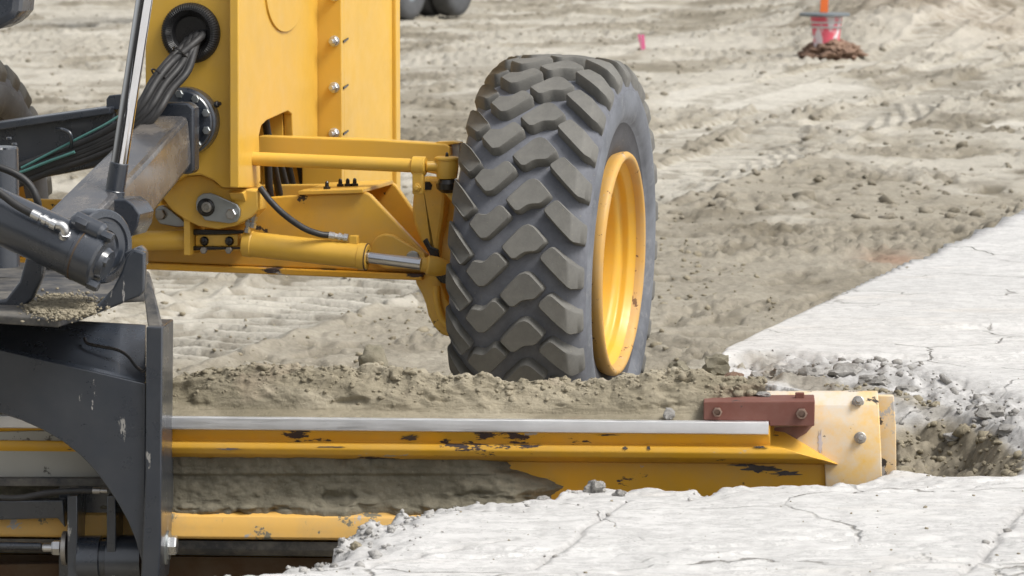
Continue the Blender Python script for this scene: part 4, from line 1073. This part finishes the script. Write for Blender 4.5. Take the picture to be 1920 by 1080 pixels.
# ------------------------------------------------------------------ crumbs and clods
def ico(sub):
    bm = bmesh.new(); bmesh.ops.create_icosphere(bm, subdivisions=sub, radius=1)
    v = np.array([x.co[:] for x in bm.verts]); f = np.array([[q.index for q in x.verts] for x in bm.faces]); bm.free(); return v, f
I1 = ico(1); I2 = ico(2); I3 = ico(3)
rng = np.random.default_rng(5)
def crumbs(name, pos, size, mat, label, cat, base=I1, jit=.38, flat=.7):
    v, f = base; n = len(pos); allv = []; 
    P_ = np.repeat(np.asarray(pos)[:, None, :], len(v), 1)
    q = rng.normal(size=(n, 3, 3)); q, _ = np.linalg.qr(q)
    sc = np.asarray(size)[:, None] * (1 + .35 * rng.uniform(-1, 1, (n, 3))) 
    w_ = v[None] * (1 + jit * rng.uniform(-1, 1, (n, len(v), 1)))
    w_ = np.einsum('nij,nkj->nki', q, w_ * sc[:, None, :]); w_[..., 2] *= flat
    co = (P_ + w_).reshape(-1, 3)
    F_ = (f[None] + (np.arange(n) * len(v))[:, None, None]).reshape(-1, 3)
    me = bpy.data.meshes.new(name); me.vertices.add(len(co)); me.vertices.foreach_set('co', co.astype(np.float32).ravel())
    me.loops.add(F_.size); me.loops.foreach_set('vertex_index', F_.astype(np.int32).ravel())
    me.polygons.add(len(F_)); me.polygons.foreach_set('loop_start', np.arange(0, F_.size, 3, dtype=np.int32))
    me.update(calc_edges=True); me.materials.append(MATS[mat])
    o = bpy.data.objects.new(name, me); COL.objects.link(o)
    tag(o, label, cat, kind='stuff'); return o
def surf(o):                              # vertices of a sheet as landing places
    a = np.empty(len(o.data.vertices) * 3, np.float32); o.data.vertices.foreach_get('co', a); return a.reshape(-1, 3)
S = surf(wr); nv = len(vs); S = S.reshape(nv, -1, 3)
rows = np.clip((rng.normal(.42, .12, 2400)) / .60 * 110, 12, 150).astype(int); cols = rng.integers(0, S.shape[1], 2400)
sz = np.clip(rng.lognormal(-5.85, .65, 2400), .0015, .014)
pos = S[rows, cols]; crumbs('soil_crumbs', pos, sz, 'soil_dry', 'small soil crumbs strewn over the ridge along the blade', 'soil')
# crumbs over the rubble zone and slab edge
n = 9000; xr = rng.uniform(-.75, 2.1, n); yr = rng.uniform(8.7, 13.4, n)
zz, tt, dd = slab_h(xr, yr)
keepm = (dd > .01) & ((tt[:, 0] * (1 - tt[:, 1])) > rng.uniform(.25, 1.0, n))
n2 = 2600; xp = rng.uniform(.95, 1.75, n2); yp = rng.uniform(10.0, 12.3, n2); zp, tp, dp_ = slab_h(xp, yp); kp_ = (dp_ > .0) & (tp[:, 1] > rng.uniform(.3, 1, n2))
crumbs('pit_crumbs', np.stack([xp, yp, zp + .002], -1)[kp_], np.clip(rng.lognormal(-5.0, .6, kp_.sum()), .002, .028), 'soil_dry', 'crumbly soil lying in the pit beside the blade end', 'soil')
pos = np.stack([xr, yr, zz + .002], -1)[keepm]; sz = np.clip(rng.lognormal(-5.3, .6, len(pos)), .002, .02)
crumbs('concrete_crumbs', pos, sz, 'rubble_grey', 'grey-white concrete crumbs along the broken slab edge and rubble', 'rubble')
n = 8000; xr = rng.uniform(-.8, .5, n); yr = rng.uniform(8.6, 10.2, n); zz, tt, dd = slab_h(xr, yr)
k = (dd > -.015) & (dd < .24) & (rng.uniform(0, 1, n) < np.exp(-np.clip(dd, 0, 1) / .07) * (.35 + .65 * sst(.3, -.3, xr)) * sst(.40, .6, .5 + fbm(xr * 4, yr * 4, 3, 8) + .1))
crumbs('edge_gravel', np.stack([xr, yr, zz + .002], -1)[k], np.clip(rng.lognormal(-5.75, .7, k.sum()), .0015, .016), 'rubble_pale', 'pale gravel and flakes crumbled along the near broken slab edge', 'gravel')
n = 420; xr = rng.uniform(-.9, 2.4, n); yr = rng.uniform(8.5, 12.5, n); zz, tt, dd = slab_h(xr, yr); k = (dd > .03) & (tt[:, 0] < .2)
crumbs('slab_grit', np.stack([xr, yr, zz + .001], -1)[k], np.clip(rng.lognormal(-6.1, .5, k.sum()), .0012, .006), 'soil_dry', 'scattered grit grains lying on the pale concrete slab', 'grit')
n = 1500; xr = rng.uniform(-2.4, 1.2, n); yr = rng.uniform(12.3, 22, n); zz, tt = ground_h(xr, yr); k = edge_d(xr, yr) > .1
crumbs('ground_crumbs', np.stack([xr, yr, zz + .003], -1)[k], np.clip(rng.lognormal(-4.9, .5, k.sum()), .003, .03), 'soil_dry', 'loose clods of dirt scattered over the ground around the front wheels', 'dirt')
n = 4200; yr = 22 + 40 * rng.uniform(0, 1, n) ** 1.3; xr = rng.uniform(-1, 1, n) * (yr * .15); zz, tt = ground_h(xr, yr); k = (edge_d(xr, yr) > .2) & (rng.uniform(0, 1, n) > tt[:, 0])
crumbs('distant_clods', np.stack([xr, yr, zz + .004], -1)[k], np.clip(rng.lognormal(-4.2, .55, k.sum()), .006, .09), 'dirt_clods', 'clods of dirt strewn over the distant ground behind the grader', 'dirt')
# soil spilled on the carrier top
n = 3500; q = []
for k in range(n):
    p = BF.z(random.gauss(118, 28), random.gauss(576, 9), .792); q.append(BF.O + BF.R * p.x + BF.F * p.y + Vector((0, 0, 0.790 + random.uniform(0, .008))))
crumbs('spilled_soil', np.array(q), np.clip(rng.lognormal(-5.7, .5, n), .0015, .011), 'soil_dry', 'little heap of pale soil spilled on the black blade carrier', 'soil')

def clod(name, loc, size, mat, label, cat, group=None, seed=0, rough=.35, base=3, squash=(1, 1, .8)):
    bm = bmesh.new(); bmesh.ops.create_icosphere(bm, subdivisions=base, radius=1)
    for v in bm.verts:
        p = v.co.copy(); k = 1 + rough * mnoise.fractal(p * 1.3 + Vector((seed * 7.1, seed * 3.3, 1)), .8, 2.1, 4)
        c = p * k
        v.co = Vector((c.x * squash[0], c.y * squash[1], c.z * squash[2])) * size
    o = link(name, bm, mat, ang=40); o.location = loc; o.rotation_euler = (0, 0, seed)
    return tag(o, label, cat, group)
def wz(px, py, u):                         # world point on the blade-frame plane u
    return BF.M @ BF.u(px, py, u)
clod('soil_clod', wz(700, 676, .22), .042, 'soil_damp_shade', 'large upright dark clod of soil on the ridge left of the tyre', 'clod', seed=1, squash=(1, .9, 1.0))
clod('soil_clod', wz(745, 704, .05), .028, 'soil_dry', 'round clod on the ridge face just right of the large dark clod', 'clod', seed=2)
clod('soil_clod', wz(1060, 714, .12), .016, 'soil_dry', 'small pale clod on the ridge below the tyre tread', 'clod', seed=3)
clod('soil_clod', wz(1345, 686, .55), .040, 'soil_damp_shade', 'angular dark clod on the ridge right of the wheel rim', 'clod', seed=5, rough=.6)
clod('soil_clod', wz(1275, 692, .50), .028, 'soil_damp_shade', 'lumpy damp clod on the ridge directly beside the tyre sidewall', 'clod', seed=6, rough=.5)
clod('soil_clod', wz(1310, 704, .20), .024, 'soil_dry', 'pale rounded clod on the ridge above the left end of the rusty block', 'clod', seed=8)
clod('stone', wz(1255, 776, -.07), .0165, 'rubble_grey', 'grey striped stone resting on the steel rail left of the rusty block', 'stone', seed=4, squash=(1.1, .8, .95))
clod('stone', wz(1375, 706, .30), .026, 'soil_red', 'flat reddish stone in the soil above the rusty block', 'stone', seed=11, squash=(1.4, 1, .5))
clod('stone', wz(1432, 740, .02), .015, 'rubble_grey', 'small dark grey stone on the soil just above the rusty block', 'stone', seed=12, squash=(1.3, 1, .6))
def on_slab(px, py, s, dz=.3):
    p = on_z(px, py, ZC); z, _, _ = slab_h(np.array([p.x]), np.array([p.y])); return Vector((p.x, p.y, float(z[0]) + s * dz))
clod('concrete_chunk', on_slab(1116, 915, .024), .024, 'rubble_grey', 'grey concrete chunk perched on the slab edge below the blade centre', 'concrete chunk', seed=21, rough=.55)
clod('concrete_chunk', on_slab(1162, 928, .014), .014, 'rubble_grey', 'small broken piece on the slab, just right of the perched chunk', 'concrete chunk', seed=22, rough=.6)
clod('concrete_chunk', on_slab(1018, 930, .016), .016, 'rubble_grey', 'low whitish chunk on the slab edge left of the perched chunk', 'concrete chunk', seed=23, squash=(1.4, 1, .6))
clod('concrete_chunk', on_slab(1455, 894, .02, .5), .018, 'rubble_grey', 'crumbly grey lump on the slab edge under the worn rail end', 'concrete chunk', seed=24, squash=(1.6, 1, .7))
clod('concrete_chunk', on_slab(668, 1010, .014), .014, 'soil_dry', 'brownish pebble on the slab corner beside the dark lower rail', 'concrete chunk', seed=25)
rub = [((1420, 690), .028, 'pale lump at the left end of the rubble, nearest the soil ridge'), ((1470, 698), .034, 'squat grey lump in the rubble behind the rusty block'), ((1525, 690), .040, 'wide grey lump of concrete behind the upper corner of the yellow end plate'),
       ((1582, 700), .050, 'largest pale concrete lump, directly behind the bolted yellow end plate'), ((1642, 712), .036, 'angular concrete lump just behind the free corner of the blade'), ((1704, 722), .028, 'small grey concrete lump on the far rim of the pit'),
       ((1792, 770), .032, 'grey lump on the right slope of the pit beside the blade end'), ((1858, 768), .042, 'big pale concrete lump right of the pit, near the picture edge'), ((1892, 796), .030, 'rightmost concrete lump in the rubble, low beside the slab')]
for i, (pp, s, lb_) in enumerate(rub):
    clod('concrete_chunk', on_slab(*pp, s, .05), s, 'rubble_grey', lb_, 'concrete chunk', 'concrete rubble lumps', seed=30 + i, rough=.55, squash=(1.2, 1, .6))

# ------------------------------------------------------------------ far things
def ground_at(px, py):
    d = ray(px, py); tt_ = np.linspace(12, 90, 6000)
    x_, y_, z_ = (C0.x + d.x * tt_), (C0.y + d.y * tt_), (C0.z + d.z * tt_)
    k = int(np.argmax(z_ < ground_h(x_, y_)[0]))
    return Vector((x_[k], y_[k], z_[k]))
# riser pipe with plate
rp = ground_at(1549, 104); rz_ = rp.z
RS = empty('riser_pipe', Matrix.Translation(rp)); tag(RS, 'pipe riser wrapped in red and white tape under a flat grey plate', 'pipe riser')
sc_ = rp.y / FPX
hgt = 74 * sc_
link('pipe', lathe((0, 0, -.15), (0, 0, 1), [(0, .15), (.17, .165), (.25, .15), (.33, .15), (hgt + .06, .17), (hgt + .12, .18), (hgt + .145, .18)], 40), 'flagging_wrap', RS)
for zz_ in (hgt * .72, hgt * .84):
    link('clamp_band', lathe((0, 0, zz_ - .012), (0, 0, 1), [(0, .165), (.004, .183), (.02, .183), (.024, .165)], 40, close=False), 'zinc', RS)
link('top_plate', lathe((-.02, 0, hgt - .004), (0, 0, 1), [(0, .27), (.008, .288), (.03, .288), (.038, .28), (.04, .1), (.045, .0)], 56), 'grey_iron', RS)
st = link('marker_stake', loft([Vector((-.045, -.01, 0)), Vector((.045, -.01, 0)), Vector((.075, -.01, .75)), Vector((-.005, -.01, .75))], [Vector((-.045, .02, 0)), Vector((.045, .02, 0)), Vector((.075, .02, .75)), Vector((-.005, .02, .75))], .004), 'orange_plastic')
st.location = rp + Vector((-.03, 0, hgt + .04)); tag(st, 'bright orange marker stake standing on the grey plate of the riser', 'stake')
bm = bmesh.new(); bmesh.ops.create_icosphere(bm, subdivisions=5, radius=1)
for v in bm.verts:
    k = 1 + .30 * mnoise.fractal(v.co * 2.6 + Vector((3, 1, 5)), .7, 2.2, 5); v.co = Vector((v.co.x * .34 * k + .05 * v.co.z, v.co.y * .5 * k, v.co.z * .15 * k))
mo = link('soil_heap', bm, 'soil_red', ang=60); mo.location = rp + Vector((.06, .02, .02)); tag(mo, 'reddish-brown heap of soil round the foot of the pipe riser', 'soil heap')
# pink survey flag
fp = ground_at(1203, 97)
FL = empty('survey_flag', Matrix.Translation(fp)); tag(FL, 'small pink survey flag standing alone in the dirt', 'flag')
link('wire', cyl((0, 0, -.05), (-.01, 0, .20), .004, 8, .001), 'zinc', FL)
link('flag', loft([Vector((-.045, 0, .20)), Vector((.03, 0, .20)), Vector((.045, .01, .03)), Vector((-.01, .01, .02))], [Vector((-.045, .004, .20)), Vector((.03, .004, .20)), Vector((.045, .014, .03)), Vector((-.01, .014, .02))], 0), 'pink_plastic', FL)
# parked truck, only its wheels reach into view
wp = ground_at(757, 36); TY = math.radians(14)
TM = Matrix.Translation(wp) @ Matrix.Rotation(math.radians(67), 4, 'Z')       # local +x: along the truck
TK = empty('parked_truck', TM); tag(TK, 'dark truck parked far behind the grader, only its black tyres showing', 'truck')
def far_wheel(x, y):
    prof = [(-.14, .28), (-.16, .36), (-.165, .45), (-.14, .53), (-.10, .55), (.10, .55), (.14, .53), (.165, .45), (.16, .36), (.14, .28)]
    o = link('tyre', lathe((x, y, .545), (0, 1, 0), prof, 48, close=False), 'tyre_far', TK, ang=60)
    link('rim', lathe((x, y, .545), (0, 1, 0), [(-.13, .285), (-.10, .27), (-.06, .1), (-.06, 0)], 32, close=False), 'grey_iron', o)
    link('rim', lathe((x, y, .545), (0, 1, 0), [(.13, .285), (.10, .27), (.06, .1), (.06, 0)], 32, close=False), 'grey_iron', o)
for x in (0, 1.75, -2.9):
    for y in (0, .36, 1.75, 2.1):
        if x < -1 and y in (.36, 1.75): continue
        far_wheel(x, y)
link('chassis', box((-.7, 1.05, .95), (6.4, .9, .3), .02), 'black_paint', TK)
link('axle', cyl((0, .1, .545), (0, 2.0, .545), .12), 'black_paint', TK)
link('axle', cyl((1.75, .1, .545), (1.75, 2.0, .545), .12), 'black_paint', TK)
def tbox(name, pts, mat):
    link(name, loft([Vector((x, -.1, z)) for x, z in pts], [Vector((x, 2.2, z)) for x, z in pts], .03), mat, TK)
tbox('dump_body', [(2.6, 1.25), (-1.7, 1.25), (-1.7, 2.7), (2.9, 2.7)], 'grey_iron')
tbox('cab', [(-1.9, .8), (-4.2, .8), (-4.2, 1.9), (-3.6, 2.8), (-1.9, 2.8)], 'grey_iron')
